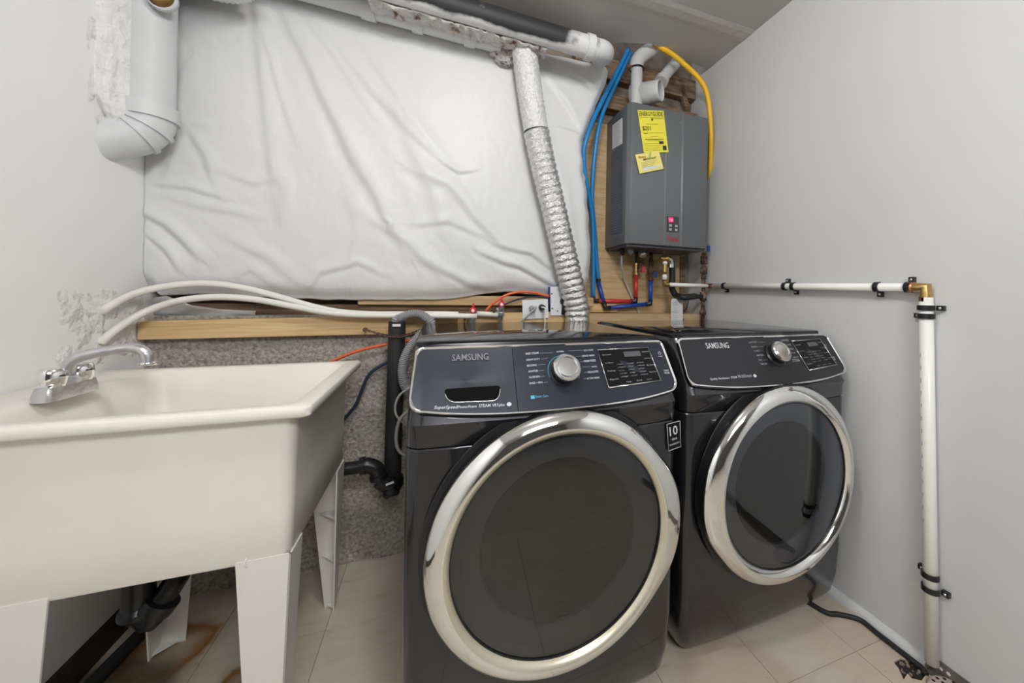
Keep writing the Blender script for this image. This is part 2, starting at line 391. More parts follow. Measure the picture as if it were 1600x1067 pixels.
wb = struct('wall_back', MB().box((XL, YU, -.006), (XR, YU+.1, 2.75)), M['conc_dark']); tag(wb, 'dark rear wall behind blanket and plywood')
# rough footing: a displaced grid in front, solid behind
def rough_grid(mb, x0, x1, z0, z1, y, nx, nz, amp, fr):
    vs = []; fs = []
    for j in range(nz+1):
        for i in range(nx+1):
            x = x0+(x1-x0)*i/nx; z = z0+(z1-z0)*j/nz
            edge = 0 if (j == nz) else 1
            d = noise.fractal(Vector((x*fr, 3.1, z*fr)), 1, 2, 5)*amp*edge
            vs.append((x, y-d*1.0, z))
    for j in range(nz):
        for i in range(nx):
            a = j*(nx+1)+i; fs.append((a, a+1, a+nx+2, a+nx+1))
    mb.add(vs, fs, True)
mb = MB(); rough_grid(mb, XL, XR, -.006, ZL, YB, 200, 90, .007, 9)
mb.box((XL, YB+.01, -.006), (XR, YU, ZL-.001)); mb.add([(XL, YB, ZL), (XR, YB, ZL), (XR, YU, ZL), (XL, YU, ZL)], [(0, 1, 2, 3)])
foot = struct('wall_back_footing', mb, M['concrete']); tag(foot, 'rough grey concrete footing along the back wall')
struct('wall_rear', MB().box((XL, YR-.1, -.006), (XR, YR, 2.75)), mat('dim_rear_wall', (.13, .13, .135), .6))  # dimness of the room behind put into the wall colour, for darker reflections
mb = MB()
# ceiling board with a ragged cut edge at the back
edge = []; n = 60
for i in range(n+1):
    x = XL+(XR-XL)*i/n; edge.append((x, ((1.75 if x < .74 else 1.75-.07*min(1, (x-.74)/.10)-.05*max(0, min(1, (x-.86)/.12))) if x < 1.0 else 1.63+.07*(x-1.0)/.39)+.010*noise.noise(Vector((x*7, 0, 0)))+.012*noise.noise(Vector((x*2.1, 4, 0))), HC))
poly = [(XR, YR, HC), (XL, YR, HC)] + edge
mb.prism(poly[::-1], (0, 0, .022))
ceil = struct('ceiling', mb, M['ceil']); tag(ceil, 'grey white plasterboard ceiling with a ragged back edge')
mb = MB()   # taped joint: a slightly proud feathered strip
yj = 1.41
vs = [(XL, yj-.045, HC), (XR, yj-.045, HC), (XR, yj-.02, HC-.003), (XL, yj-.02, HC-.003), (XR, yj+.02, HC-.003), (XL, yj+.02, HC-.003), (XR, yj+.045, HC), (XL, yj+.045, HC)]
mb.add(vs, [(0, 1, 2, 3), (3, 2, 4, 5), (5, 4, 6, 7)])
mb.build('taped_joint', mat('joint_compound', (.575, .56, .52), .8, bump=.3, bscale=20), ceil)
struct('trim_1', MB().box((XL, CE+.03, 2.58), (XR, YU, 2.62)), M['oldwood'])
o = bpy.data.objects['trim_1']; tag(o, 'brown boards above the open joist gap')
# tiles
TS = .3085; x0 = -.3145
tm = MB().box((-TS/2+.0007, -TS/2+.0007, -.005), (TS/2-.0007, TS/2-.0007, 0)); tmesh = None
yj0 = 1.703-.02
hole = at(1425, 1046, z=0)
for i in range(-3, 7):
    for j in range(-15, 2):
        cx = x0+(i+.5)*TS; cy = yj0-TS*.45+(j)*TS
        ax0, ax1 = max(cx-TS/2+.0007, XL), min(cx+TS/2-.0007, XR); ay0, ay1 = max(cy-TS/2+.0007, YR), min(cy+TS/2-.0007, YU)
        if ax1-ax0 < .01 or ay1-ay0 < .01: continue
        if ax0 < hole.x < ax1 and ay0 < hole.y < ay1:
            continue
        full = abs((ax1-ax0)-(TS-.0014)) < 1e-4 and abs((ay1-ay0)-(TS-.0014)) < 1e-4
        if full and tmesh is not None:
            o = bpy.data.objects.new('tile', tmesh); COL.objects.link(o); o.parent = floor
        elif full:
            o = tm.build('tile', M['tile'], floor, local=True); tmesh = o.data
        else:
            o = MB().box((ax0-cx, ay0-cy, -.005), (ax1-cx, ay1-cy, 0)).build('tile', M['tile'], floor, local=True)
        o.location = Vector((cx, cy, 0))-floor.location
# tile(s) broken away around the floor drain
for i in range(-3, 7):
    for j in range(-15, 2):
        cx = x0+(i+.5)*TS; cy = yj0-TS*.45+(j)*TS
        ax0, ax1 = max(cx-TS/2+.0007, XL), min(cx+TS/2-.0007, XR); ay0, ay1 = max(cy-TS/2+.0007, YR), min(cy+TS/2-.0007, YU)
        if ax0 < hole.x < ax1 and ay0 < hole.y < ay1:
            bite = [(at(p[0], p[1], z=0)) for p in ((1396, 1034), (1408, 1028), (1424, 1032), (1440, 1035), (1448, 1052), (1440, 1063), (1425, 1060), (1412, 1062), (1418, 1052), (1404, 1044))]
            pts = [(b.x, b.y) for b in bite]; c = (sum(p[0] for p in pts)/len(pts), sum(p[1] for p in pts)/len(pts))
            pts.sort(key=lambda p: math.atan2(p[1]-c[1], p[0]-c[0]))
            rect = []
            for p in pts:      # outward projection to the tile's rectangle
                d = (p[0]-c[0], p[1]-c[1]); ts = []
                if d[0]: ts.append(((ax1 if d[0] > 0 else ax0)-c[0])/d[0])
                if d[1]: ts.append(((ay1 if d[1] > 0 else ay0)-c[1])/d[1])
                t = min(ts); rect.append((c[0]+d[0]*t, c[1]+d[1]*t))
            outer = []; inner = []
            cs = [(ax0, ay0), (ax1, ay0), (ax1, ay1), (ax0, ay1)]
            allp = [(math.atan2(r[1]-c[1], r[0]-c[0]), r, p) for r, p in zip(rect, pts)]
            for q in cs:
                a = math.atan2(q[1]-c[1], q[0]-c[0]); k = min(range(len(pts)), key=lambda k_: abs((allp[k_][0]-a+math.pi) % (2*math.pi)-math.pi))
                allp.append((a, q, pts[k]))
            allp.sort(key=lambda t: t[0]); n = len(allp)
            vs = [(r[0], r[1], 0) for _, r, p in allp]+[(p[0], p[1], 0) for _, r, p in allp]+[(p[0], p[1], -.005) for _, r, p in allp]
            fs = [(k, (k+1) % n, n+(k+1) % n, n+k) for k in range(n)]+[(n+k, n+(k+1) % n, 2*n+(k+1) % n, 2*n+k) for k in range(n)]
            MB().add(vs, fs).build('tile', M['tile'], floor, fix=True)

# left wall: rough patched plaster beside the corner and tar stripe at the foot
def patch(name, ys, zs, amp, m, seed, parent, x=XL):
    mb = MB(); ny, nz = 40, 60; y0, y1 = ys; z0, z1 = zs; vs = []; fs = []
    for j in range(nz+1):
        for i in range(ny+1):
            y = y0+(y1-y0)*i/ny; z = z0+(z1-z0)*j/nz
            e = min(i/ny, (ny-i)/ny*4, j/nz, (nz-j)/nz)*5; e = max(0, min(1, e))
            d = e*amp*(.55+1.0*noise.fractal(Vector((seed, y*22, z*16)), 1, 2, 5))
            vs.append((x-.002+d, y, z))
    for j in range(nz):
        for i in range(ny):
            a = j*(ny+1)+i; fs.append((a, a+1, a+ny+2, a+ny+1))
    mb.add(vs, fs, True); return mb.build(name, m, parent)
patch('rough_plaster', (1.45, 1.70), (1.50, 2.34), .008, M['plaster'], 1.3, wl)
patch('rough_plaster', (1.36, 1.71), (.84, 1.09), .006, M['plaster'], 5.3, wl)
mb = MB().box((XL, .1, 0), (XL+.022, YB, .07)); mb2 = MB()
rough = []
struct('baseboard_left', MB().prism([(XL, .1, 0), (XL+.03, .1, 0), (XL+.022, .1, .03), (XL+.004, .1, .055), (XL, .1, .06)], (0, YB-.1, 0)), M['darkstain'])
tag(bpy.data.objects['baseboard_left'], 'black tar strip at the foot of the left wall')
# right wall foot: white quarter round up to the pipe, weathered steel strip beyond it
yp = at(1452, 1032, x=XR).y
def quarter(y0, y1, r, m, name, label):
    poly = [(XR, y0, 0), (XR-r, y0, 0)]+[(XR-r*math.cos(a), y0, r*math.sin(a)) for a in [i*math.pi/2/6 for i in range(1, 7)]]
    o = struct(name, MB().prism(poly, (0, y1-y0, 0)), m); tag(o, label); return o
quarter(yp, 1.70, .026, mat('white_moulding', (.66, .66, .66), .4), 'baseboard_right', 'white quarter round at the foot of the right wall')
mb = MB().box((XR-.004, -.4, 0), (XR, yp-.004, .04)).box((XR-.03, -.4, 0), (XR, yp-.004, .004))
o = struct('trim_2', mb, M['steelstrip']); tag(o, 'weathered steel strip at the foot of the right wall')
for k in range(2):
    p = at(1470+k*12, 1045+k*8, x=XR-.004); MB().lathe([(0, .0008), (.0035, .0006), (.005, 0)], p, (-1, 0, 0), n=10).build('adhesive_spot', M['plate'], o)

# ================================================================== BLANKET ON THE BACK WALL
yb = 1.695
def bl(px, py): 
    p = at(px, py, y=yb); return p.x, p.z
outline = {}
def edge_right(z):   # right border of the blanket from photo
    pts = sorted([(bl(*q)[1], bl(*q)[0]) for q in ((952, 100), (950, 112), (934, 150), (920, 190), (912, 212), (914, 260), (920, 305), (922, 350), (925, 400), (922, 440), (914, 462))])
    if z <= pts[0][0]: return pts[0][1]
    for a, b in zip(pts, pts[1:]):
        if z <= b[0]: return a[1]+(b[1]-a[1])*(z-a[0])/(b[0]-a[0])
    return pts[-1][1]
def edge_bot(x):
    pts = [(bl(*q)) for q in ((228, 448), (245, 462), (300, 459), (400, 463), (500, 468), (640, 468), (700, 468), (760, 458), (800, 455), (850, 462), (885, 466), (920, 464))]
    if x <= pts[0][0]: return pts[0][1]
    for a, b in zip(pts, pts[1:]):
        if x <= b[0]: return a[1]+(b[1]-a[1])*(x-a[0])/(b[0]-a[0])
    return pts[-1][1]
# folds: (x0,z0,x1,z1, width, height) ridges running across the sheet
def sd(p, q): return (*bl(*p), *bl(*q))
def edge_top(x):
    pts = [bl(*q) for q in ((300, -60), (480, 0), (565, 25), (660, 51), (720, 65), (790, 78), (850, 86), (900, 95), (955, 106))]
    if x <= pts[0][0]: return pts[0][1]
    for a, b in zip(pts, pts[1:]):
        if x <= b[0]: return a[1]+(b[1]-a[1])*(x-a[0])/(b[0]-a[0])
    return pts[-1][1]
# folds: polylines of pixels, width, height (one-sided creases: steep flank on the lower left)
folds = []
for pl, wd, ht in (
    (((405, 0), (412, 90), (425, 200), (440, 330)), .020, .008), (((400, 5), (440, 140), (470, 230)), .012, .005),
    (((440, 5), (490, 110), (540, 215), (580, 290), (640, 400)), .024, .016), (((500, 30), (580, 140), (640, 200), (700, 262)), .020, .010),
    (((470, 10), (520, 80), (590, 190)), .016, .006), (((560, 60), (640, 180), (690, 240)), .02, .007),
    (((600, 120), (680, 300), (700, 380)), .03, .008), (((300, 100), (285, 160), (278, 230), (262, 290)), .016, .005), (((300, 205), (330, 250), (345, 300)), .014, .006),
    (((232, 290), (300, 292), (360, 312)), .012, .009), (((226, 332), (262, 350), (300, 385), (318, 402)), .013, .014), (((232, 368), (262, 392), (285, 420)), .010, .010), (((240, 300), (330, 325), (420, 340)), .014, .005),
    (((236, 215), (300, 195), (340, 200)), .012, .004), (((330, 262), (400, 285), (440, 282)), .014, .005), (((420, 240), (450, 300), (445, 380)), .02, .005),
    (((340, 360), (420, 400), (470, 440)), .018, .006), (((480, 455), (500, 425), (560, 410), (600, 430)), .012, .006), (((640, 265), (700, 290), (745, 340), (800, 400)), .022, .010), (((690, 255), (715, 270), (740, 268)), .010, .006),
    (((750, 395), (810, 415), (850, 436), (885, 458)), .013, .014), (((770, 380), (830, 395), (880, 430)), .012, .010), (((660, 405), (730, 440), (790, 452)), .015, .008), (((560, 330), (640, 380), (700, 440)), .02, .006),
    (((850, 120), (890, 165), (912, 215)), .018, .008), (((858, 195), (895, 205), (916, 214)), .008, .006), (((870, 250), (890, 330), (905, 440)), .014, .005), (((880, 110), (915, 130), (935, 150)), .012, .006),
    (((540, 300), (560, 350), (550, 440)), .02, .005), (((600, 340), (612, 350), (606, 362)), .007, .006), (((640, 350), (700, 345), (760, 370)), .016, .005), (((360, 440), (395, 420), (430, 445)), .012, .004)):
    P_ = [bl(*q) for q in pl]
    for a_, b_ in zip(P_, P_[1:]): pass
    folds.append((P_, wd, ht))
def fold(x, z):
    h = 0
    wx_ = .012*noise.noise(Vector((x*6, 0, z*6))); wz_ = .012*noise.noise(Vector((x*6, 7, z*6)))
    x += wx_; z += wz_
    for P_, wd, ht in folds:
        best = 1e9; bs = 0; bt = 0; n_ = len(P_)-1
        for i_ in range(n_):
            (xa, za), (xb, zb) = P_[i_], P_[i_+1]; dx, dz = xb-xa, zb-za; L2 = dx*dx+dz*dz
            t = max(0, min(1, ((x-xa)*dx+(z-za)*dz)/L2)); ex, ez = x-xa-dx*t, z-za-dz*t; d2 = ex*ex+ez*ez
            if d2 < best: best = d2; bs = math.copysign(1, dx*ez-dz*ex); bt = (i_+t)/n_
        if best > (5*wd)**2: continue
        d = bs*math.sqrt(best)/wd; fade = math.sin(math.pi*min(1, max(0, bt*.86+.07)))**.8
        h += ht*fade*((math.exp(-(d*.55)**2) if d > 0 else math.exp(-(d*1.15)**2))-.32*math.exp(-((d+1.5)*.9)**2))
    return h
mb = MB(); nx, nz = 380, 230; vs = []; fs = []
zt = 2.26
xl0 = XL+.001
for j in range(nz+1):
    for i in range(nx+1):
        u = i/nx; v = j/nz
        z_guess = 1.04+(zt-1.04)*v; xr = edge_right(z_guess)+.006*noise.noise(Vector((9, z_guess*14, 0)))
        x = xl0+(xr-xl0)*u; zb = edge_bot(x)+.005*noise.noise(Vector((x*12, 0, 3)))
        z = zb+(edge_top(x)+.006*noise.noise(Vector((x*15, 2, 3)))-zb)*v
        bow = .030*math.sin(math.pi*min(1, u))**.5*math.sin(math.pi*min(1, max(0, v)))**.5
        h = fold(x, z)+.010*noise.noise(Vector((x*2.0, 1, z*1.6)))+.0030*noise.noise(Vector((x*7, 5, z*5)))+.0016*abs(noise.noise(Vector((x*22, 5, z*16))))
        lip = math.exp(-(v/.03)**2)*.030 + math.exp(-((1-u)/.012)**2)*.03
        vs.append((x, yb-h-bow*.6+lip, z))
for j in range(nz):
    for i in range(nx):
        a = j*(nx+1)+i; fs.append((a, a+1, a+nx+2, a+nx+1))
mb.add(vs, fs, True)
# turned-back hem so the sheet has thickness
root = thing('insulation_blanket', 'wrinkled white vinyl insulation blanket covering the back wall', 'insulation', (0, yb, 1.04))
blk = mb.build('sheet', M['vinyl'], root)
sol = blk.modifiers.new('s', 'SOLIDIFY'); sol.thickness = .004; sol.offset = 1
mb = MB(); 
core = [(xl0+.02, yb+.03, 1.09), (edge_right(1.3)-.03, yb+.03, 1.09), (edge_right(1.3)-.03, YU-.002, 1.09), (xl0+.02, YU-.002, 1.09)]
mb.prism(core, (0, 0, 1.1)); mb.build('batt', mat('glass_wool', (.55, .45, .36), .9, bump=.6, bscale=50), root)
# loose white flap of plastic under the left end
mb = MB(); vs = []; fs = []
A = [at(*q, y=1.70) for q in ((242, 466), (262, 463), (300, 478), (340, 484), (400, 486))]; B = [at(*q, y=1.74) for q in ((236, 492), (262, 494), (300, 497), (340, 499), (400, 499))]
for a, b in zip(A, B):
    for k in range(6): vs.append(a.lerp(b, k/5)+Vector((0, -.01*math.sin(k*.9+a.x*20), 0)))
for i in range(4):
    for k in range(5): a = i*6+k; fs.append((a, a+6, a+7, a+1))
mb.add(vs, fs, True); o = mb.build('plastic_flap', M['vinyl'], root); sol = o.modifiers.new('s', 'SOLIDIFY'); sol.thickness = .003

# ================================================================== TIMBER
def board(name, a, b, m, label, cat='board', bev=.003, group=None):
    o = MB().box(a, b).build(name, m, None, bevel=bev); return tag(o, label, cat, group)
bz0, bz1 = at(239, 501, y=1.66).z, 0
p0, p1 = at(236, 502, y=1.665), at(880, 487, y=1.665); q0 = at(225, 531, y=1.665); q1 = at(570, 523, y=1.665)
zb0, zb1 = q0.z, q1.z
xe = .66; sl = (p1.z-p0.z)/(p1.x-p0.x)
mb = MB(); poly = [(XL+.004, 1.662, q0.z), (xe, 1.662, q0.z+(q1.z-q0.z)/(q1.x-q0.x)*(xe-q0.x)), (xe, 1.662, p0.z+sl*(xe-p0.x)), (XL+.004, 1.662, p0.z)]
mb.prism(poly, (0, .040, 0)); o = mb.build('wooden_board', M['pine'], None, bevel=.003); tag(o, 'long pale pine board fixed along the concrete below the blanket', 'board')
TOPB = lambda x: p0.z+sl*(x-p0.x)
mb = MB().box((XL+.004, 1.765, ZL), (.72, 1.838, ZL+.042)).build('sill_plate', M['oldwood'], None, bevel=.003); tag(mb, 'brown timber sill plate lying on the footing behind the pine board', 'timber')
mb = MB().box((-.30, 1.735, ZL+.030+.012), (.74, 1.764, ZL+.085)).build('wooden_strip', M['ply'], None, bevel=.002); tag(mb, 'thin brown wood strip under the bottom hem of the blanket', 'timber')
mb = MB().box((.66, YU-.017, ZL+.002), (1.315, YU-.001, 1.995)); o = mb.build('plywood_sheet', M['ply'], None, bevel=.001); tag(o, 'knotty plywood sheet behind the grey water heater', 'board')
for i, q in enumerate(((955, 414), (956, 440), (945, 450), (1025, 476), (963, 491), (1098, 434))[:5]):
    p = at(*q, y=YU-.016); MB().lathe([(0, .0006), (.0045, .0004), (.007, .0)], p, (0, -1, 0), n=10).build('knot', M['oldwood'], o)
board('wooden_strip', (1.318, YU-.022, ZL+.002), (1.350, YU, 1.99), M['oldwood'], 'narrow dark brown upright strip between plywood and right wall', 'timber')
o = MB().box((.665, 1.672, .86), (1.34, 1.694, .990)).box((.665, 1.694, .9862), (1.34, 1.820, .990)).build('wooden_ledger', M['ply']); tag(o, 'plywood ledger strip below the water tubes, right behind the dryer lid', 'board')
board('wooden_block', (.70, 1.79, ZL+.008), (.90, 1.822, ZL+.066), M['pine'], 'short pale wood block under the elbows of the red and blue tubes', 'timber')
board('header_beam', (.64, 1.77, 2.055), (1.38, YU-.002, 2.13), M['oldwood'], 'dark brown header beam above the heater, under the ceiling gap', 'timber', .004)
board('header_beam', (.64, 1.79, 2.22), (1.38, YU-.002, 2.33), M['oldwood'], 'upper dark brown beam just behind the torn ceiling edge', 'timber', .004)
a, b = at(1071, 118, y=1.79), at(1075, 165, y=1.79)
mb = MB().prism([at(1060, 122, y=1.79), at(1066, 122, y=1.79), at(1078, 168, y=1.79), at(1072, 172, y=1.79)], (0, .02, 0)); tag(mb.build('wooden_brace', M['oldwood']), 'short slanting brown brace above the right end of the heater', 'timber')
mb = MB().box((at(1040, 152, y=1.80).x, 1.80, 1.985), (at(1065, 152, y=1.80).x, 1.825, 2.035)).build('wooden_block', M['ply']); tag(mb, 'small light wood block behind the drooping white vent elbow', 'timber')

# ================================================================== PIPES AT THE CEILING
def pipe_thing(name, label, cat, parts, loc):
    r = thing(name, label, cat, loc)
    for nm, mb, m in parts: auto_smooth(mb.build(nm, m, r), 35)
    return r
rp = .050
ya = 1.635
mbp = MB().tube([(-.85, ya, 2.204), (.24, ya, 2.172)], rp, n=32, smooth_path=False)
parts = [('pipe', mbp, M['pvcp'])]
for px_, w_ in ((575, .025), (653, .020), (735, .022)):
    c = at(px_, 45, y=ya); zc = 2.204-.032*(c.x+.85)/1.09
    parts.append(('coupling', MB().lathe([(rp, -w_), (rp+.006, -w_), (rp+.007, 0), (rp+.006, w_), (rp, w_)], (c.x, ya, zc), (1, 0, -.03), n=32), M['pvcp']))
pipe_thing('drain_pipe', 'thick white painted drain pipe with couplings along the top of the blanket', 'pipe', parts, (0, ya, 2.12))
A = Vector((-.55, 1.51, 2.187)); B = Vector((.635, 1.51, 2.155))
rt = thing('drain_pipe', 'white pipe with sooty black overspray hanging under the ceiling edge', 'pipe', (.3, 1.51, 2.165))
auto_smooth(MB().tube([A, B], .045, n=32, smooth_path=False).build('pipe', M['spray'], rt), 30)
auto_smooth(MB().tube([B-Vector((.03, 0, 0)), B+Vector((.03, .005, .004)), B+Vector((.060, .05, .025)), B+Vector((.065, .12, .06))], .044, n=28).build('elbow', M['pvcp'], rt), 30)
d = (B-A).normalized()
auto_smooth(MB().lathe([(.045, -.016), (.052, -.016), (.052, .016), (.045, .016)], B-d*.035, d, n=32).build('coupling', M['pvcp'], rt))
# broken lath and plaster crust between the two pipes
mb = MB(); vs = []; fs = []; n1, n2 = 90, 6
for i in range(n1+1):
    x = -.25+(.42+.25)*i/n1; zc = 2.187-.032*(x+.55)/1.185
    for j in range(n2+1):
        t = j/n2; y = 1.525+.075*t; z = zc-.045+.004*t+.014*noise.fractal(Vector((x*30, t*3, 1)), 1, 2, 4)-.004
        vs.append((x, y, z))
for i in range(n1):
    for j in range(n2): q = i*(n2+1)+j; fs.append((q, q+1, q+n2+2, q+n2+1))
mb.add(vs, fs, True); o = mb.build('plaster_crust', ramp_mat('dirty_crust', 26, [(.34, (.16, .08, .05)), (.43, (.55, .51, .48)), (.6, (.66, .65, .64))], .9, bump=1, bscale=60)); sol = o.modifiers.new('s', 'SOLIDIFY'); sol.thickness = .004
tag(o, 'ragged strip of crusty plaster between the two ceiling pipes', 'plaster')
# crusty plaster lump where duct, pipe and blanket meet
mb = MB(); bm = bmesh.new(); bmesh.ops.create_icosphere(bm, subdivisions=4, radius=1)
c = at(790, 83, y=1.66)
for v in bm.verts:
    k = 1+.35*noise.fractal(v.co*2.5, 1, 2, 4); v.co = Vector((c.x+v.co.x*.060*k, 1.655+v.co.y*.03*k, c.z-.005+v.co.z*.05*k))
mb.bm(bm, smooth=True)
tag(mb.build('plaster_lump', ramp_mat('crusty_plaster', 60, [(.36, (.20, .07, .05)), (.45, (.66, .62, .60)), (.7, (.72, .71, .70))], .9, bump=1, bscale=90)), 'crusty plaster lump left of the top of the foil duct', 'plaster')
# vertical painted pipe in the left corner with an elbow into the left wall
pr_ = at(273, 90, y=1.60); rv = .060; xc = pr_.x-rv; yc = 1.60
rt = thing('downpipe', 'fat white painted pipe in the left corner turning into the wall', 'pipe', (xc, yc, 1.6))
ze = at(272, 185, y=yc).z
auto_smooth(MB().tube([(xc, yc, 2.62), (xc, yc, ze)], rv, n=36, smooth_path=False).build('pipe', M['pvcp'], rt), 30)
Rb = .085; pts = []
for k in range(13):
    a = k/12*R_(60); q_ = Rb*(1-math.cos(a)); pts.append(Vector((xc-.88*q_, yc-.47*q_, ze-.005-Rb*math.sin(a))))
dd_ = (pts[-1]-pts[-2]).normalized(); pts += [pts[-1]+dd_*.05, pts[-1]+dd_*.16]
auto_smooth(MB().tube(pts, rv+.003, n=36, smooth_path=False).build('elbow', M['pvcp'], rt), 30)
auto_smooth(MB().lathe([(rv, -.022), (rv+.010, -.022), (rv+.010, .022), (rv, .022)], (xc, yc, ze+.004), (0, 0, 1), n=36).build('collar', M['pvcp'], rt), 30)
for k in (5, 9):
    d = (pts[k+1]-pts[k-1]).normalized()
    auto_smooth(MB().lathe([(rv+.002, -.006), (rv+.009, -.006), (rv+.009, .008), (rv+.002, .008)], pts[k], d, n=36).build('band', M['pvcp'], rt), 30)
# ragged plaster built out between wall and pipe
mb = MB(); vs = []; fs = []; nz = 60; ny = 14
for j in range(nz+1):
    z = 1.50+(2.5-1.50)*j/nz
    for i in range(ny+1):
        t = i/ny; a = Vector((XL-.003, 1.49+.11*max(0, min(1, (1.63-z)/.12)))); b = Vector((xc-.012, yc-rv+.004)); p = a.lerp(b, t)
        d = .010*noise.fractal(Vector((z*14, t*6, 2)), 1, 2, 5)*math.sin(math.pi*t)
        vs.append((p.x+d*.5, p.y-d-.02*math.sin(math.pi*t), z))
for j in range(nz):
    for i in range(ny): q = j*(ny+1)+i; fs.append((q, q+1, q+ny+2, q+ny+1))
mb.add(vs, fs, True); mb.build('plaster_fillet', M['plaster'], wl)
# bronze cap near the top of the corner pipe
p = at(253, -3, y=yc-rv-.01)
rt = thing('cleanout_cap', 'round bronze cap at the top of the corner pipe', 'cap', p)
MB().lathe([(0, .012), (.010, .012), (.012, .018), (.024, .018), (.026, .006), (.032, 0)], p, (0, -1, 0), n=24).build('cap', M['bronze'], rt)
MB().lathe([(.032, -.012), (.036, -.012), (.036, .006), (.032, .006)], p, (0, -1, 0), n=24, closed=True).build('rim', M['pvcp'], rt)
# white flexible collar just above the frame, its shadow falls on the blanket
p = at(338, 2, y=1.63); p.y = 1.46
rt = thing('vent_collar', 'white ribbed vent collar hanging near the ceiling above the blanket', 'duct', (p.x, 1.46, p.z))
auto_smooth(MB().tube([(p.x, 1.46, p.z+.02), (p.x, 1.46, 2.60)], .16, n=48, smooth_path=False).build('pipe', M['pvcp'], rt), 30)
MB().lathe([(.15, 0), (.170, 0), (.170, .03), (.15, .03)], (p.x, 1.46, p.z), (0, 0, 1), n=240, closed=True, rmod=lambda r, h, a, j: r+(.0025*math.sin(a*60) if r > .16 else 0)).build('collar', M['plate'], rt)

# ================================================================== FOIL DUCT
cpx = [(817, 58, 1.60), (822, 100, 1.60), (829, 150, 1.60), (838, 205, 1.60), (850, 262, 1.60), (864, 320, 1.60), (878, 380, 1.60), (890, 430, 1.605), (898, 465, 1.61), (902, 495, 1.615)]
pts = [at(a, b, y=c) for a, b, c in cpx]; pts.append(pts[-1]+Vector((.0, .0, -.25)))
rt = thing('foil_duct', 'crinkled silver foil flexible duct rising behind the washer to the ceiling', 'duct', pts[-1])
def rib(L, i): return .0495+.0075*abs(math.sin(L*math.pi/.029))**.7+.0012*noise.noise(Vector((L*60, 0, 0)))
mb = MB().tube(pts[3:], .054, n=48, sub=44, rfun=rib, caps=False)
for i, v in enumerate(mb.v): mb.v[i] = v+Vector((noise.noise(v*95), noise.noise(v*95+Vector((9, 9, 9))), noise.noise(v*90+Vector((3, 7, 1)))))*.0020
mb.build('corrugated_sleeve', M['foil'], rt)
mb = MB().tube(pts[:4], .053, n=48, sub=30, rfun=lambda L, i: .0510+.0040*abs(math.sin(L*math.pi/.029))**.7, caps=False)
for i, v in enumerate(mb.v): mb.v[i] = v+Vector((noise.noise(v*60), noise.noise(v*60+Vector((9, 9, 9))), 0))*.0020
mb.build('painted_sleeve', M['foilp'], rt)
MB().lathe([(.050, 0), (.057, 0), (.058, .010), (.05, .012)], pts[0], (.05, 0, 1), n=36).build('clamp_ring', M['pvcp'], rt)

# ================================================================== WATER HEATER
hx0, hx1, hy0, hy1, hz0, hz1 = .8365, 1.3065, 1.5735, YU-.018, 1.3315, 2.0015
rt = thing('water_heater', 'grey wall mounted tankless water heater with yellow labels', 'heater', ((hx0+hx1)/2, hy1, hz0))
ch = .016
xa, xb_ = at(1039, 300, y=hy0).x, at(1066, 300, y=hy0).x
prof = [(hx0, hy1), (hx0, hy0+ch*1.4), (hx0+ch, hy0+.001), (hx0+ch+.008, hy0), (xa, hy0), (xa+.002, hy0-.003), (xb_-.010, hy0-.003), (xb_-.003, hy0-.0075), (xb_+.003, hy0-.0075), (xb_+.006, hy0), (hx1-ch, hy0), (hx1, hy0+ch), (hx1, hy1)]
mb = MB().prism([(x, y, hz0) for x, y in prof], (0, 0, hz1-hz0)); auto_smooth(mb.build('casing', M['heater'], rt, bevel=.0015), 25)
mb = MB().box((hx0+.01, hy0+.02, hz0-.012), (hx1-.01, hy1, hz0)); mb.build('bottom_plate', M['heaterd'], rt)
mb = MB().box((hx0+.05, hy1-.012, hz1), (hx1-.05, hy1, hz1+.025)); mb.build('mounting_bracket', M['heaterd'], rt)
NY = Vector((0, -1, 0))
def H(px, py, off=0): return at(px, py, y=hy0-off)
# energy label
def sticker(parent, corners, name, m, nrm=NY, lift=.0008):
    return MB().prism([Vector(c)+nrm*lift for c in corners], nrm*-.0006).build(name, m, parent)
g = [H(996, 172, .002), H(1036.5, 173, .002), H(1044.5, 238, .004), H(1006, 239, .002)]
lab = sticker(rt, g, 'energy_label', M['paperY']); ink = MB(); L_ = .002
def S_(u, v, c=g): # bilinear
    return c[0].lerp(c[1], u).lerp(c[3].lerp(c[2], u), v)
text_on(ink, 'ENERGYGUIDE', S_(.04, .135), S_(.95, .135), NY, hscale=1.5, lift=L_)
def line(mb, a, b, t, c=g): quad_on(mb, S_(*a, c), S_(*b, c), t, NY, L_)
line(ink, (.03, .175), (.97, .175), .0012); line(ink, (.6, .20), (.92, .20), .001); line(ink, (.25, .33), (.72, .33), .0014)
text_on(ink, '$201', S_(.08, .47), S_(.40, .47), NY, hscale=1.1, lift=L_)
line(ink, (.06, .53), (.9, .53), .0008); line(ink, (.12, .55), (.25, .55), .002); line(ink, (.35, .62), (.65, .62), .0014); line(ink, (.12, .69), (.86, .69), .0022); line(ink, (.2, .72), (.7, .72), .001)
for k in range(4): line(ink, (.05, .79+.05*k), (.70, .79+.05*k), .0009)
line(ink, (.66, .80), (.84, .80), .014); line(ink, (.78, .95), (.93, .95), .022)
mid = S_(.5, .23); ink.prism([mid+NY*L_+Vector((-.004, 0, .008)), mid+NY*L_+Vector((.004, 0, .008)), mid+NY*L_+Vector((.006, 0, .004)), mid+NY*L_+Vector((0, 0, -.006)), mid+NY*L_+Vector((-.006, 0, .004))], NY*.0002)
ink.build('print', M['ink'], lab)
g2 = [H(992, 242, .004), H(1029, 236, .004), H(1036.5, 264, .004), H(999, 271.5, .004)]
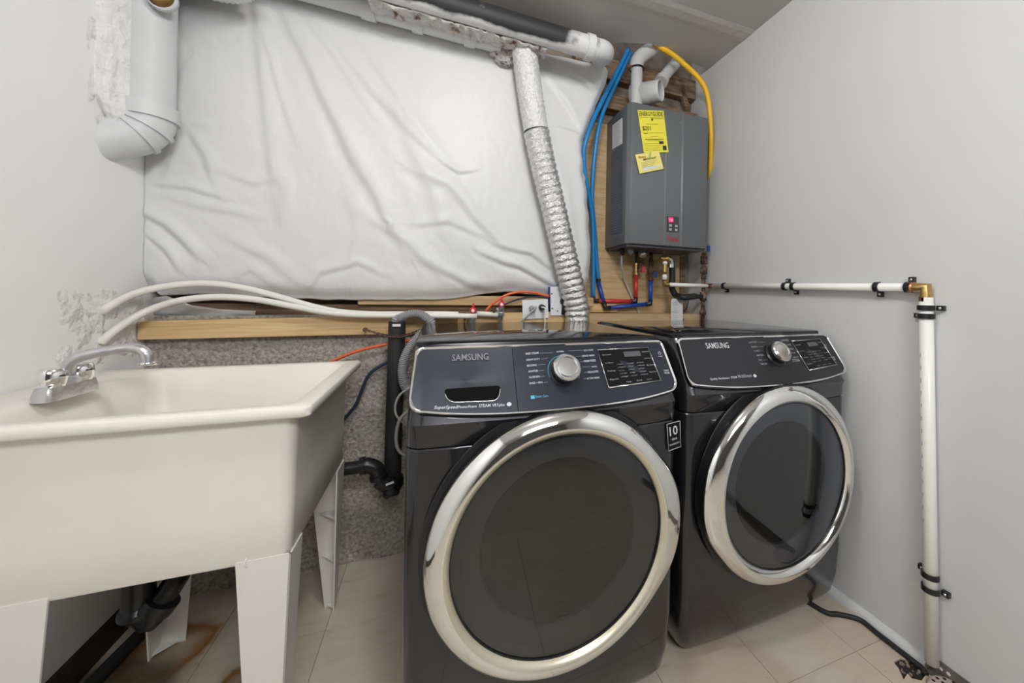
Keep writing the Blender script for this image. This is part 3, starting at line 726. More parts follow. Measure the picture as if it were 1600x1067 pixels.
lab2 = sticker(rt, g2, 'warning_label', M['paperY2'], lift=.003); ink = MB(); L_ = .006
text_on(ink, 'Rinnai', S_(.10, .24, g2), S_(.38, .24, g2), NY, lift=L_); ink.build('red_print', M['redink'], lab2)
ink = MB(); text_on(ink, 'IMPORTANT', S_(.26, .38, g2), S_(.80, .38, g2), NY, lift=L_)
for k in range(4): quad_on(ink, S_(.15, .48+k*.08, g2), S_(.15+.65-.07*k, .48+k*.08, g2), .0009, NY, L_)
ink.build('print', M['ink'], lab2)
mb = MB(); quad_on(mb, S_(.14, .88, g2), S_(.90, .88, g2), .012, NY, .0045); mb.build('white_box', M['paperW'], lab2)
a = H(1014, 244, .006); mb = MB().prism([a+Vector((-.004, -.007, -.012)), a+Vector((.004, -.007, -.012)), a+Vector((.008, -.007, .02)), a+Vector((-.0, -.007, .02))], (0, .0005, 0)); mb.build('green_tape', M['green'], rt)
# side label and printed panel
NX = Vector((-1, 0, 0))
def HS(px, py): return at(px, py, x=hx0)
g3 = [HS(957, 196), HS(972.5, 184), HS(972.5, 224), HS(957, 233)]
lab3 = sticker(rt, g3, 'rating_label', M['paperW'], NX); ink = MB()
for k in range(12): quad_on(ink, S_(.08, .08+k*.078, g3), S_(.92-.2*(k % 3 == 1), .08+k*.078, g3), .0016, NX, .0016)
ink.build('print', M['printd'], lab3)
g4 = [HS(955, 240), HS(973, 226), HS(973, 364), HS(955, 369)]
lab4 = sticker(rt, g4, 'instruction_panel', mat('dark_blue_grey_label', (.07, .09, .13), .45), NX, .0006); ink = MB()
for k in range(34):
    if 3 < k: quad_on(ink, S_(.06, .04+k*.028, g4), S_(.70+.25*random.random(), .04+k*.028, g4), .0011, NX, .0014)
ink.build('print', M['printd'], lab4)
a = HS(945, 372); mb = MB(); quad_on(mb, at(950, 370, x=hx0), at(973, 366, x=hx0), .0015, NX); mb.build('white_line', M['printd'], rt)
# controller
cp = [H(1042, 338, .004), H(1060.5, 339, .004), H(1060.5, 363, .004), H(1042, 362, .004)]
ctl = MB().prism([c+NY*.002 for c in cp], -NY*.004).build('control_panel', mat('dark_control_panel', (.05, .05, .052), .5), rt)
mb = MB(); quad_on(mb, S_(.13, .36, cp), S_(.50, .36, cp), .022, NY, .0035); mb.build('display', M['led'], ctl)
mb = MB(); text_on(mb, '120', S_(.18, .30, cp), S_(.45, .30, cp), NY, lift=.0045); mb.build('digits', mat('pink_digits', (.8, .2, .3), .4, emis=(1, .35, .45, 1.2)), ctl)
for (u, v) in ((.17, .66), (.66, .68), (.17, .92), (.66, .94)):
    a = S_(u, v, cp); MB().box(a+Vector((0, -.004, 0)), a+Vector((.014, -.0015, .012)), .0012).build('button', M['btn'], ctl)
mb = MB(); text_on(mb, 'Rinnai', H(1043, 376.5, .004), H(1060, 377.5, .004), NY, hscale=1.35); mb.build('logo', M['redink'], rt)
# chipped white scratch
pts = [H(*q, .001) for q in ((1052, 178), (1056, 186), (1061, 191), (1065, 192))]
mb = MB().tube(pts, .0011, n=6, rfun=lambda L, i: .0006+.0016*min(1, i/14)); mb.build('scratch', M['paperW'], rt)

# PVC vents
def vent(px0, nm): pass
yv = 1.70
a = at(985+9, 157, y=yv); xv = a.x
rt = thing('vent_pipe', 'upright white plastic vent pipe on the heater bending right into the ceiling', 'pipe', (xv, yv, hz1+.001))
ztop = at(994, 108, y=yv).z
auto_smooth(MB().tube([(xv, yv, hz1+.001), (xv, yv, ztop)], .030, n=28, smooth_path=False).build('pipe', M['pvc'], rt))
e = at(1012, 88, y=yv)
auto_smooth(MB().tube([(xv, yv, ztop-.002), (xv, yv, ztop+.03), (xv+.018, yv, ztop+.065), (xv+.055, yv, ztop+.10), (xv+.10, yv, ztop+.135)], .0355, n=28).build('elbow', M['pvc'], rt), 35)
MB().lathe([(.0300, -.003), (.0375, -.003), (.0375, .004), (.0300, .004)], (xv, yv, ztop), (0, 0, 1), n=28, closed=True).build('black_joint_line', M['black'], rt)
a = at(980, 104, y=yv-.036); mb = MB(); quad_on(mb, a, a+Vector((.024, 0, 0)), .013, NY, .0); mb.build('orange_mark', M['copper'], rt)
rt = thing('vent_pipe', 'white plastic vent elbow with an open mouth drooping over the heater', 'pipe', at(1030, 150, y=1.70))
P = [at(1062, 92, y=1.76), at(1052, 103, y=1.74), at(1040, 117, y=1.72), at(1034, 126, y=1.71)]
auto_smooth(MB().tube(P, .030, n=28).build('pipe', M['pvc'], rt))
P2 = [P[-1]+Vector((.012, .006, .02)), P[-1], at(1022, 136, y=1.69), at(1010, 150, y=1.67)]
mb = MB().tube([P[-1]+Vector((.008, .004, .014)), P[-1], P[-1]+Vector((-.010, -.005, -.016))], .036, n=28); auto_smooth(mb.build('socket', M['pvc'], rt))
# rolled guide sheet / wide sleeve, open end facing the room
c = at(1033, 141, y=1.63); d = (at(1000, 150, y=1.72)-c).normalized()
mb = MB().lathe([(.047, 0), (.051, 0), (.052, .012), (.066, .15), (.062, .15), (.047, .012)], c, d, n=32, closed=True)
mb.build('sleeve', M['pvc'], rt)
mb = MB().lathe([(0, .03), (.047, .03)], c, d, n=24); mb.build('dark_inside', M['printd'], rt)

# tubes
def line_thing(name, label, cat, pts, r, m, n=12, extra=None, sub=8, group=None):
    rt = thing(name, label, cat, pts[len(pts)//2], group=group) if extra else None
    mb = MB().tube(pts, r, n=n, sub=sub)
    if extra:
        mb.build('tube', m, rt)
        for nm, q, mm in extra: auto_smooth(q.build(nm, mm, rt), 35)
        return rt
    o = mb.build(name, m); return tag(o, label, cat, group)
yt = 1.745
pA = [at(982, 76, y=1.72), at(972, 97, y=1.72), at(950, 140, y=1.71), at(928, 185, y=1.70), at(916, 218, y=1.70), at(912, 245, y=1.715), at(917, 290, y=1.74), at(925, 335, y=1.77), at(927, 400, y=1.785), at(926.5, 464, y=1.785)]
e1 = at(927, 470, y=1.785); e2 = at(990, 471, y=1.785)
rt = line_thing('water_tube', 'light blue water tube crossing in front to a black elbow and red tube', 'tube', pA, .0112, M['blue'],
    extra=[('elbow', MB().tube([e1+Vector((0, 0, .02)), e1, e1+Vector((.028, 0, -.001))], .0125, n=12, smooth_path=False), M['black'])])
MB().tube([e1+Vector((.015, 0, 0)), e2], .0112, n=12, smooth_path=False).build('red_tube', M['red'], rt)
z_ = at(993, 428, y=1.785)
MB().tube([e2+Vector((.012, 0, 0)), Vector((e2.x+.012, 1.785, z_.z))], .0112, n=12, smooth_path=False).build('red_tube', M['red'], rt)
MB().tube([e2+Vector((-.018, 0, 0)), e2+Vector((.012, 0, 0)), e2+Vector((.012, 0, .024))], .013, n=12, smooth_path=False).build('elbow', M['black'], rt)
c = Vector((e2.x+.012, 1.785, z_.z))
auto_smooth(MB().lathe([(0, -.004), (.015, -.004), (.015, .004), (.011, .006), (.011, .014), (.0135, .016), (.0135, .026), (.009, .028), (.009, .045), (.012, .047), (.012, .058), (0, .058)], c, (0, 0, 1), n=18).build('brass_fitting', M['brass'], rt), 30)
MB().cyl(c+Vector((0, 0, .057)), (c.x, c.y, hz0-.012), .0085, 12).build('copper_stub', M['rust'], rt)
pB = [at(985, 83, y=1.735), at(973, 108, y=1.73), at(953, 150, y=1.73), at(940, 182, y=1.73), at(932, 220, y=1.735), at(927, 265, y=1.75), at(925, 310, y=1.77), at(929, 360, y=1.79), at(932, 405, y=1.80), at(935, 437, y=1.80)]
rt = line_thing('water_tube', 'blue water tube just right of the first, ending in deep blue tubes under the heater', 'tube', pB, .0112, M['blue'],
    extra=[('collar', MB().lathe([(0, -.008), (.013, -.008), (.013, .008), (0, .008)], at(935, 438, y=1.80), (0, 0, 1), n=14), M['black'])])
f1 = at(945, 480, y=1.77); f2 = at(1013, 475, y=1.77)
MB().tube([at(935, 440, y=1.80), at(943.5, 474, y=1.775)], .0108, n=12, smooth_path=False).build('blue_tube', M['navy'], rt)
MB().tube([at(943, 472, y=1.775), f1+Vector((.004, 0, -.004)), f1+Vector((.03, 0, -.003))], .0125, n=12, smooth_path=False).build('elbow', M['black'], rt)
MB().tube([f1+Vector((.02, 0, -.003)), f2], .0108, n=12, smooth_path=False).build('blue_tube', M['navy'], rt)
z2 = at(1016, 437, y=1.77)
MB().tube([f2+Vector((-.015, 0, -.002)), f2+Vector((.012, 0, 0)), f2+Vector((.012, 0, .022))], .013, n=12, smooth_path=False).build('elbow', M['black'], rt)
MB().tube([f2+Vector((.012, 0, 0)), Vector((f2.x+.012, 1.77, z2.z))], .0112, n=12, smooth_path=False).build('blue_tube', M['navy'], rt)
c = Vector((f2.x+.012, 1.77, z2.z))
auto_smooth(MB().lathe([(0, -.004), (.015, -.004), (.015, .003), (.012, .005), (.0125, .03), (.017, .032), (.017, .05), (.012, .052), (.012, .11), (0, .11)], c, (0, 0, 1), n=18).build('brass_fitting', M['rust'], rt), 30)
MB().cyl(c+Vector((0, 0, .109)), (c.x, c.y, hz0-.012), .0095, 12).build('copper_stub', M['rust'], rt)
MB().box(c+Vector((.012, -.018, .012)), c+Vector((.028, -.010, .045)), .003).build('blue_lever', M['navy'], rt)
# hot valve with red lever
c = at(1001, 420, y=1.76); rt = thing('shutoff_valve', 'brass valve with small red lever above the red tube', 'valve', c)
auto_smooth(MB().lathe([(0, -.014), (.014, -.014), (.017, 0), (.014, .02), (.010, .022), (.010, .06), (0, .06)], c, (0, 0, 1), n=16).build('valve_body', M['rust'], rt), 30)
MB().box(c+Vector((-.006, -.026, -.02)), c+Vector((.012, -.018, .012)), .003).build('lever', M['redh'], rt)
# gauge-like round grey cap and hanging fittings
for (px_, py_, rr, m_, lb) in ((1004, 396, .019, 'zinc', 'round zinc drain cap hanging under the heater, left of the blue tube'), (985, 391, .014, 'greycable', 'small grey grommet under the heater beside the drain stub'), (972, 393, .013, 'blackm', 'black drain stub under the left corner of the heater')):
    c = at(px_, py_, y=1.70); rt = thing('heater_fitting', lb, 'fitting', c)
    auto_smooth(MB().lathe([(0, .02), (rr*.7, .02), (rr, .012), (rr, -.014), (rr*.6, -.02), (0, -.02)], c, (0, -.6, -.8), n=20).build('cap', M[m_], rt), 30)
    MB().cyl(c, (c.x, c.y+.01, hz0-.012), rr*.5, 12).build('stem', M['rust'], rt)
o = line_thing('condensate_tube', 'cloudy narrow drain tube running down the plywood left of the red tube', 'tube', [at(971, 398, y=1.71), at(972, 420, y=1.75), at(977, 440, y=1.80), at(990, 470, y=1.815), at(1002, 497, y=1.818)], .0055, M['clear'])
# relief valve: silver and brass elbow, then the white gas/water line
c = at(1038, 404, y=1.66)
rt = thing('relief_valve', 'brass and silver relief valve elbow feeding the white tube', 'valve', c)
auto_smooth(MB().lathe([(0, -.026), (.012, -.026), (.014, -.018), (.017, -.016), (.017, .002), (.014, .004), (.018, .008), (.018, .022), (0, .022)], c, (1, 0, .05), n=20).build('brass_body', M['brass'], rt), 30)
auto_smooth(MB().tube([c+Vector((.018, 0, .001)), c+Vector((.036, .004, -.003)), c+Vector((.045, .006, -.022)), c+Vector((.046, .006, -.045))], .0155, n=16).build('chrome_elbow', M['satin'], rt), 35)
MB().tube([c+Vector((-.003, 0, .028)), c+Vector((-.003, 0, .09))], .004, n=10, smooth_path=False).build('stem', M['brass'], rt)
MB().box(c+Vector((-.022, -.003, .054)), c+Vector((.020, .003, .060)), .001).build('tee_handle', M['brass'], rt)
vb = at(1039.5, 445, y=1.66)
auto_smooth(MB().lathe([(0, -.05), (.011, -.05), (.011, .0), (.010, .0), (.010, .004), (.009, .02), (0, .02)], (c.x+.004, 1.66, c.z-.020), (0, 0, 1), n=16).build('brass_nipple', M['brass'], rt), 30)
zz = vb.z
for (h0, h1, m_) in ((at(1039, 413, y=1.66).z, at(1039, 409, y=1.66).z, 'plate'), (at(1039, 437, y=1.66).z, at(1039, 429, y=1.66).z, 'plate'), (zz-.006, at(1039, 437, y=1.66).z, 'copper'), (at(1039, 429, y=1.66).z, at(1039, 413, y=1.66).z, 'brass')):
    MB().cyl((c.x+.004, 1.66, h0), (c.x+.004, 1.66, h1), .0125 if m_ == 'plate' else .0095, 16).build('ring', M[m_], rt)
# white line: from the relief valve to the right wall, along it, then down it
zp = zz+.002; xw_ = XR-.024
s0 = Vector((c.x+.004, 1.66, zp)); s1 = at(1122, 447, y=1.60); s1.z = zp-.004; s1.x = min(s1.x, xw_)
rt = thing('gas_tube', 'cream white tube running level along the right wall and down to the floor', 'tube', (XR-.02, 1.0, 0.0))
MB().tube([s0+Vector((.012, 0, 0)), Vector((xw_, 1.63, zp-.002))], .0105, n=14, smooth_path=False).build('tube', M['pexr'], rt)
auto_smooth(MB().tube([s0+Vector((0, 0, .016)), s0, s0+Vector((.024, 0, 0))], .0135, n=14, smooth_path=False).build('brass_elbow', M['brass'], rt), 30)
yE = at(1447, 447, x=xw_).y; zE = at(1447, 449, x=xw_).z; rw = .0128
auto_smooth(MB().tube([(xw_-.012, 1.63, zp-.002), (xw_, 1.63, zp-.002), (xw_, 1.595, zp-.002)], .013, n=14, smooth_path=False).build('copper_elbow', M['copper'], rt), 30)
MB().tube([(xw_, 1.60, zp-.002), (xw_, yE+.012, zE)], rw, n=16, smooth_path=False).build('tube', M['pexr'], rt)
auto_smooth(MB().tube([(xw_, yE+.030, zE), (xw_, yE, zE), (xw_, yE, zE-.030)], .0155, n=16, smooth_path=False).build('brass_elbow', M['brass'], rt), 30)
for q, dd in (((xw_, yE+.036, zE), (0, 1, 0)), ((xw_, yE, zE-.036), (0, 0, 1))):
    MB().lathe([(.012, -.006), (.0168, -.006), (.0168, .006), (.012, .006)], q, dd, n=18, closed=True).build('copper_ring', M['copper'], rt)
bt = at(1456, 1032, x=xw_)
vt = Vector((xw_, yE, zE-.03)); vbm = Vector((xw_, bt.y, .034))
MB().tube([vt, vt.lerp(vbm, .5), vbm], .0168, n=18, smooth_path=False).build('tube', M['pexr'], rt)
mb = MB()
# small printed marks along the upright tube
for k in range(14):
    p = vt.lerp(vbm, .16+.035*k); mb.box(p+Vector((-.0155, .0065, -.008)), p+Vector((-.0150, .0082, .004)))
mb.build('print_marks', M['printd'], rt, kind='stuff')
def clamp(p, axis, tab, r):
    t = thing('pipe_clamp', 'x', 'clamp', p)
    ax = Vector(axis)
    # C-shaped saddle around the tube, open to the wall, with a screw tab
    side = Vector((0, 1, 0)) if abs(ax.z) > .5 else Vector((0, 0, 1))
    out = Vector((-1, 0, 0)); wd = .0075; vs = []; fs = []; n = 14
    for i in range(n+1):
        a = R_(-100+200*i/n)
        for (rr, h) in ((r, -wd), (r+.0035, -wd), (r+.0035, wd), (r, wd)):
            vs.append(p+(out*math.cos(a)+side*math.sin(a))*rr+ax*h)
    for i in range(n):
        for k in range(4): fs.append((i*4+k, i*4+(k+1) % 4, i*4+4+(k+1) % 4, i*4+4+k))
    fs += [(0, 1, 2, 3), (n*4, n*4+1, n*4+2, n*4+3)]
    MB().add(vs, fs).build('saddle', M['black'], t)
    s = tab; c = p+side*(s*(r+.010)); w0 = Vector((XR, 0, 0))
    a = c-side*.009-ax*wd; b = c+side*.009+ax*wd
    MB().box((XR-.014, a.y, a.z), (XR-.0005, b.y, b.z), .001).build('tab', M['black'], t)
    MB().lathe([(0, .003), (.003, .0025), (.0042, 0)], (XR-.014, c.y, c.z), (-1, 0, 0), n=12).build('screw', M['satin'], t)
    return t
labs = ['black clamp on level white tube, closest to the water heater', 'black clamp on level white tube, left one of the middle pair', 'black clamp on level white tube, right one of the middle pair', 'black clamp on level white tube, fourth from the heater', 'black clamp on level white tube, nearest the brass corner elbow']
for k, (px_, tb) in enumerate(((1132, -1), (1227, 1), (1240, -1), (1371, -1), (1420, 1))):
    q = at(px_, 447, x=xw_); zc = zp-.002+(zE-zp+.002)*(1.60-q.y)/(1.60-yE)
    t = clamp(Vector((xw_, q.y, zc)), (0, 1, 0), tb, rw+.0008); tag(t, labs[k], 'clamp', 'clamps on the white tube')
labs = ['black clamp on upright white tube, topmost just below the elbow', 'black clamp on upright white tube, second from top', 'black clamp on upright white tube, upper one of the low pair', 'black clamp on upright white tube, lowest near the floor']
for k, (py_, tb) in enumerate(((481, -1), (494, 1), (896, 1), (917, -1))):
    zc = at(1450, py_, x=xw_).z; tt = (vt.z-zc)/(vt.z-vbm.z); q = vt.lerp(vbm, tt)
    t = clamp(Vector((xw_, q.y, zc)), (0, 0, 1), tb, .0176); tag(t, labs[k], 'clamp', 'clamps on the white tube')
# black insulated hose + iron gas pipe with tee
xg = XR-.045; yg = 1.70
g0 = at(1100, 400, x=xg); yg = g0.y; gz = lambda py: at(1100, py, x=xg).z
rt = thing('iron_gas_pipe', 'rusty iron gas pipe with tee standing in the corner under the heater', 'pipe', (xg, yg, gz(499)))
MB().tube([(xg, yg, .90), (xg, yg, gz(398))], .0105, n=14, smooth_path=False).build('pipe', M['rust'], rt)
for (pya, pyb, rr) in ((400, 412, .018), (418, 428, .0175), (456, 470, .0175), (485, 492, .017), (430, 436, .014)):
    MB().cyl((xg, yg, gz(pyb)), (xg, yg, gz(pya)), rr, 12).build('collar', M['rust'], rt)
MB().tube([(xg, yg, gz(464)), (xg-.075, yg-.01, gz(463))], .0125, n=12, smooth_path=False).build('branch', M['blackm'], rt)
bend = [at(1049, 408, y=1.70), at(1050.5, 430, y=1.70), at(1050, 450, y=1.70), at(1056, 461, y=1.69), at(1068, 464.5, y=yg-.02), Vector((xg-.06, yg-.01, gz(463)))]
tag(MB().tube(bend, .0165, n=16).build('black_hose', M['rubber']), 'black insulated hose curving from relief valve to iron gas tee', 'hose')
a = at(1107, 389, x=XR-.02); t = thing('gas_cock', 'dark gas cock with blue lever beside the right wall under the heater', 'valve', a)
MB().cyl((xg, yg, gz(398)), (xg, yg, hz0-.01), .013, 12).build('valve_body', M['rust'], t)
MB().box((xg+.006, yg-.022, gz(393)), (xg+.022, yg-.012, gz(384)), .003).build('blue_lever', M['navy'], t)
# tag hanging from the hose
tg = [at(1049, 466.5, y=1.665), at(1067, 466.5, y=1.665), at(1067, 500, y=1.665), at(1048.5, 502, y=1.665)]
rt = thing('paper_tag', 'long printed paper tag hanging behind the dryer under the white tube', 'tag', tg[3])
MB().prism([tg[0]+Vector((.008, 0, 0)), tg[1]+Vector((-.008, 0, 0)), tg[1]+Vector((0, 0, -.008)), tg[2]+Vector((0, 0, -.02)), tg[3]+Vector((0, 0, -.02)), tg[0]+Vector((0, 0, -.008))], (0, .0012, 0)).build('card', M['paperW'], rt)
mb = MB()
for k in range(11): 
    a = tg[0].lerp(tg[3], .12+k*.08)+Vector((.006, 0, 0)); mb_l = .030+.012*random.random(); quad_on(mb, a, a+Vector((mb_l, 0, 0)), .0035 if k in (1, 2, 6) else .0016, NY, .001)
mb.build('print', M['printd'], rt)
MB().tube([at(1058, 469, y=1.672), at(1063, 466, y=1.672), at(1070, 468, y=1.68)], .001, n=6).build('string', M['black'], rt)
tag(MB().tube([at(1076, 470, y=1.80), at(1073, 480, y=1.76), at(1068, 490, y=1.72), at(1068, 500, y=1.66), at(1071, 506, y=1.62)], .0028, n=8).build('cord', M['rubber']), 'thin black cord dropping behind the dryer beside the paper tag', 'cord')
# yellow gas line
pY = [at(1022, 66, y=1.655), at(1034, 75, y=1.64), at(1052, 86, y=1.63), at(1072, 103, y=1.62), at(1093, 124, y=1.61), at(1104, 145, y=1.61), at(1109, 175, y=1.615), at(1111, 215, y=1.625), at(1109.5, 260, y=1.66), at(1108, 300, y=1.70), at(1107, 380, y=1.72)]
line_thing('gas_tube', 'bright yellow coated gas tube looping from the ceiling down beside the heater', 'tube', pY, .0125, M['yellow'], n=16)

# ================================================================== SUPPLY TUBES, VALVES, OUTLETS
pts1 = [at(160, 488, x=XL), at(172, 478, x=XL+.015), at(205, 461, y=1.60), at(240, 451, y=1.63), at(290, 444, y=1.64), at(340, 444, y=1.64), at(390, 452, y=1.64), at(440, 465, y=1.64), at(490, 479, y=1.64), at(530, 487, y=1.64), at(580, 490.5, y=1.64), at(640, 490.5, y=1.64), at(690, 490.5, y=1.64), at(716, 491, y=1.64)]
line_thing('water_tube', 'upper of two white water tubes arching out of the left wall', 'tube', pts1, .0112, M['pex'], n=14)
pts2 = [at(158, 536, x=XL), at(172, 522, x=XL+.015), at(205, 499, y=1.59), at(240, 482, y=1.62), at(285, 469, y=1.62), at(340, 464, y=1.62), at(400, 468, y=1.62), at(460, 479, y=1.62), at(510, 488, y=1.62), at(560, 492, y=1.618), at(640, 493, y=1.618), at(745, 494, y=1.618)]
line_thing('water_tube', 'lower of two white water tubes arching out of the left wall', 'tube', pts2, .0112, M['pex'], n=14)
mb = MB().tube([at(745, 490, y=1.635), at(778, 492, y=1.635)], .0112, n=12, smooth_path=False); tag(mb.build('water_tube', M['pex']), 'short white tube between the two red handled valves', 'tube')
def stop_valve(px_, py_, label):
    c = at(px_, py_, y=1.625); t = thing('shutoff_valve', label, 'valve', c)
    auto_smooth(MB().lathe([(0, -.05), (.009, -.05), (.010, -.03), (.015, -.028), (.015, -.014), (.010, -.012), (.012, 0), (.012, .014), (0, .016)], c, (0, -.15, 1), n=18).build('valve_body', M['zinc'], t), 30)
    MB().cyl(c+Vector((-.022, .01, -.004)), c+Vector((.012, .01, -.004)), .011, 14).build('side_nut', M['zinc'], t)
    MB().lathe([(.008, -.004), (.015, -.004), (.015, .004), (.008, .004)], c+Vector((-.03, .01, -.004)), (1, 0, 0), n=14, closed=True).build('copper_ring', M['rust'], t)
    h = c+Vector((0, -.004, .020))
    MB().lathe([(0, .010), (.009, .010), (.014, .006), (.014, -.006), (0, -.010)], h, (0, -1, .1), n=18).build('red_knob', M['redh'], t)
    MB().tube([h+Vector((0, 0, .008)), h+Vector((.002, 0, .032))], [.007, .003], n=10, smooth_path=False).build('red_lever', M['redh'], t)
    MB().lathe([(0, .0015), (.005, .001), (.0065, 0)], h+Vector((0, -.010, 0)), (0, -1, .1), n=12).build('screw', M['plate'], t)
    return t
stop_valve(738.5, 493, 'red handled shutoff valve on the left, behind the washer')
stop_valve(783, 483, 'red handled shutoff valve on the right, behind the washer')
# outlet plate with plugs
yo = 1.655
c = [at(816, 469, y=yo), at(856, 467, y=yo), at(857, 497, y=yo), at(817, 499, y=yo)]
rt = thing('outlet_plate', 'square white outlet plate with grey plugs above the washer', 'outlet', c[3])
MB().prism(c, (0, .006, 0)).build('plate', M['plate'], rt, bevel=.001)
for (px_, py_, m_) in ((831, 482, 'greycable'), (846, 480, 'blackm')):
    p = at(px_, py_, y=yo); MB().cyl(p, p+Vector((0, -.032, 0)), .014, 16, .011).build('plug', M[m_], rt)
MB().tube([at(832, 482, y=yo-.03), at(838, 480, y=yo-.045), at(830, 488, y=yo-.04), at(815, 501, y=yo-.03), at(805, 508, y=yo-.02)], .0045, n=8).build('cord', M['greycable'], rt)
MB().tube([at(846, 480, y=yo-.03), at(852, 482, y=yo-.04), at(851, 492, y=yo-.035), at(852, 505, y=yo-.03)], .0035, n=8).build('cord', M['pex'], rt)
c = [at(860, 448, y=yo), at(876, 447.5, y=yo), at(882, 493, y=yo), at(860.5, 493, y=yo)]
rt = thing('junction_box', 'tall white junction box plate left of the foil duct', 'electrical box', c[3])
MB().prism(c, (0, .004, 0)).build('cover', M['plate'], rt, bevel=.001)
MB().prism([p+Vector((0, .004, 0)) for p in c], (0, .04, 0)).build('blue_box', M['navy'], rt)
for q in ((862, 459), (863, 482)):
    p = at(*q, y=yo); MB().lathe([(0, .002), (.003, .0015), (.004, 0)], p, (0, -1, 0), n=10).build('screw', M['rust'], rt)
p = at(871, 486, y=yo); MB().lathe([(0, .002), (.003, .0015), (.004, 0)], p, (0, -1, 0), n=10).build('screw', M['satin'], rt)
p = at(879, 474, y=1.67); t = MB().cyl(p+Vector((0, -.04, .01)), p+Vector((0, .0, .01)), .016, 14, .02); t.cyl(p+Vector((0, -.03, 0)), p+Vector((0, -.02, -.05)), .012, 12); tag(t.build('power_plug', M['rubber']), 'black power plug between junction box and foil duct', 'plug')
tag(MB().tube([at(759, 486, y=1.66), at(768, 476, y=1.655), at(785, 464, y=1.655), at(805, 457, y=1.655), at(828, 456.5, y=1.655), at(845, 460, y=1.655), at(858, 463, y=1.66)], .0058, n=10).build('orange_cable', M['orange']), 'orange cable arching from right valve to junction box', 'cable')
tag(MB().tube([at(775, 482, y=1.70), at(800, 471, y=1.70), at(825, 464, y=1.70), at(845, 464, y=1.70), at(858, 466, y=1.68)], .004, n=8).build('dark_cable', M['bluecable']), 'thin dark cable under the orange one near the junction box', 'cable')
# cords behind tub
tag(MB().tube([at(500, 575, y=1.64), at(527, 561, y=1.63), at(560, 548, y=1.62), at(600, 538.5, y=1.62), at(640, 532, y=1.62), at(672, 522, y=1.62)], .0062, n=10).build('extension_cord', M['orange']), 'orange extension cord passing behind the standpipe to the utility sink', 'cord')
tag(MB().tube([at(522, 668, y=1.66), at(540, 652, y=1.66), at(556, 632, y=1.66), at(566, 608, y=1.66), at(576, 586, y=1.66), at(592, 573, y=1.66), at(612, 564, y=1.66), at(640, 558, y=1.66)], .0062, n=10).build('dark_blue_cord', M['bluecable']), 'dark blue cord hanging against the concrete right of the sink', 'cord')
# standpipe
yp_ = 1.585; xs = at(617, 520, y=yp_).x
zt_ = at(617, 503, y=yp_-.03).z; zb_ = at(622, 752, y=yp_).z
rt = thing('standpipe', 'black upright drain standpipe between sink and washer', 'pipe', (xs, yp_, zb_))
o = MB().lathe([(.0255, 0), (.030, 0), (.030, zt_-zb_), (.0255, zt_-zb_)], (xs, yp_, zb_), (.012, 0, 1), n=24, closed=True).build('pipe', M['blackm'], rt); auto_smooth(o, 30)
p = at(619.5, 508.5, y=yp_-.031); mb = MB(); quad_on(mb, p+Vector((-.014, 0, -.004)), p+Vector((.014, 0, -.004)), .010, NY, .001); mb.build('white_sticker', M['paperW'], rt)
z1 = at(627, 742, y=yp_).z
auto_smooth(MB().tube([(xs+.004, yp_, zb_+.02), (xs+.004, yp_-.002, z1-.03), (xs-.03, yp_-.01, z1-.048)], .0345, n=20).build('tee', M['black'], rt), 35)
# trap arm from the tub
P = [at(526, 735, y=1.53), at(552, 731, y=1.53), at(574, 727, y=1.53), at(588, 733, y=1.53), at(592, 748, y=1.53)]
rt = thing('trap_pipe', 'black trap pipe leaving the sink toward the standpipe with a capped elbow', 'pipe', P[2])
auto_smooth(MB().tube([P[0]+Vector((-.25, 0, -.02)), P[0], P[1], P[2]], .0225, n=20).build('pipe', M['black'], rt), 35)
auto_smooth(MB().tube([P[1]+Vector((.03, 0, .003)), P[2], P[3], P[4]], .0265, n=20).build('elbow', M['black'], rt), 35)
for q, d in ((P[1]+Vector((.03, 0, .003)), (1, 0, .1)), (at(592, 744, y=1.53), (.2, 0, -1))):
    auto_smooth(MB().lathe([(.02, -.008), (.031, -.008), (.031, .008), (.02, .008)], q, d, n=20, closed=True).build('nut', M['black'], rt), 30)
q0 = at(592, 749, y=1.53); q1 = at(602, 756, y=1.53); q2 = at(612, 762, y=1.53)
auto_smooth(MB().tube([q0, q1, q2], .028, n=20).build('trap_bend', M['black'], rt), 35)
auto_smooth(MB().lathe([(0, .012), (.024, .012), (.028, .006), (.028, -.012), (.02, -.014)], q2+Vector((0, -.012, -.012)), (.15, -.35, -1), n=20).build('cleanout_cap', M['black'], rt), 30)
p = at(610, 757, y=1.50); mb = MB(); quad_on(mb, p+Vector((-.014, 0, -.003)), p+Vector((.012, 0, .004)), .008, (0, -1, .1), .001); mb.build('white_sticker', M['paperW'], rt)
MB().tube([q1, (xs, yp_-.03, q1.z-.01)], .022, n=16, smooth_path=False).build('outlet', M['black'], rt)
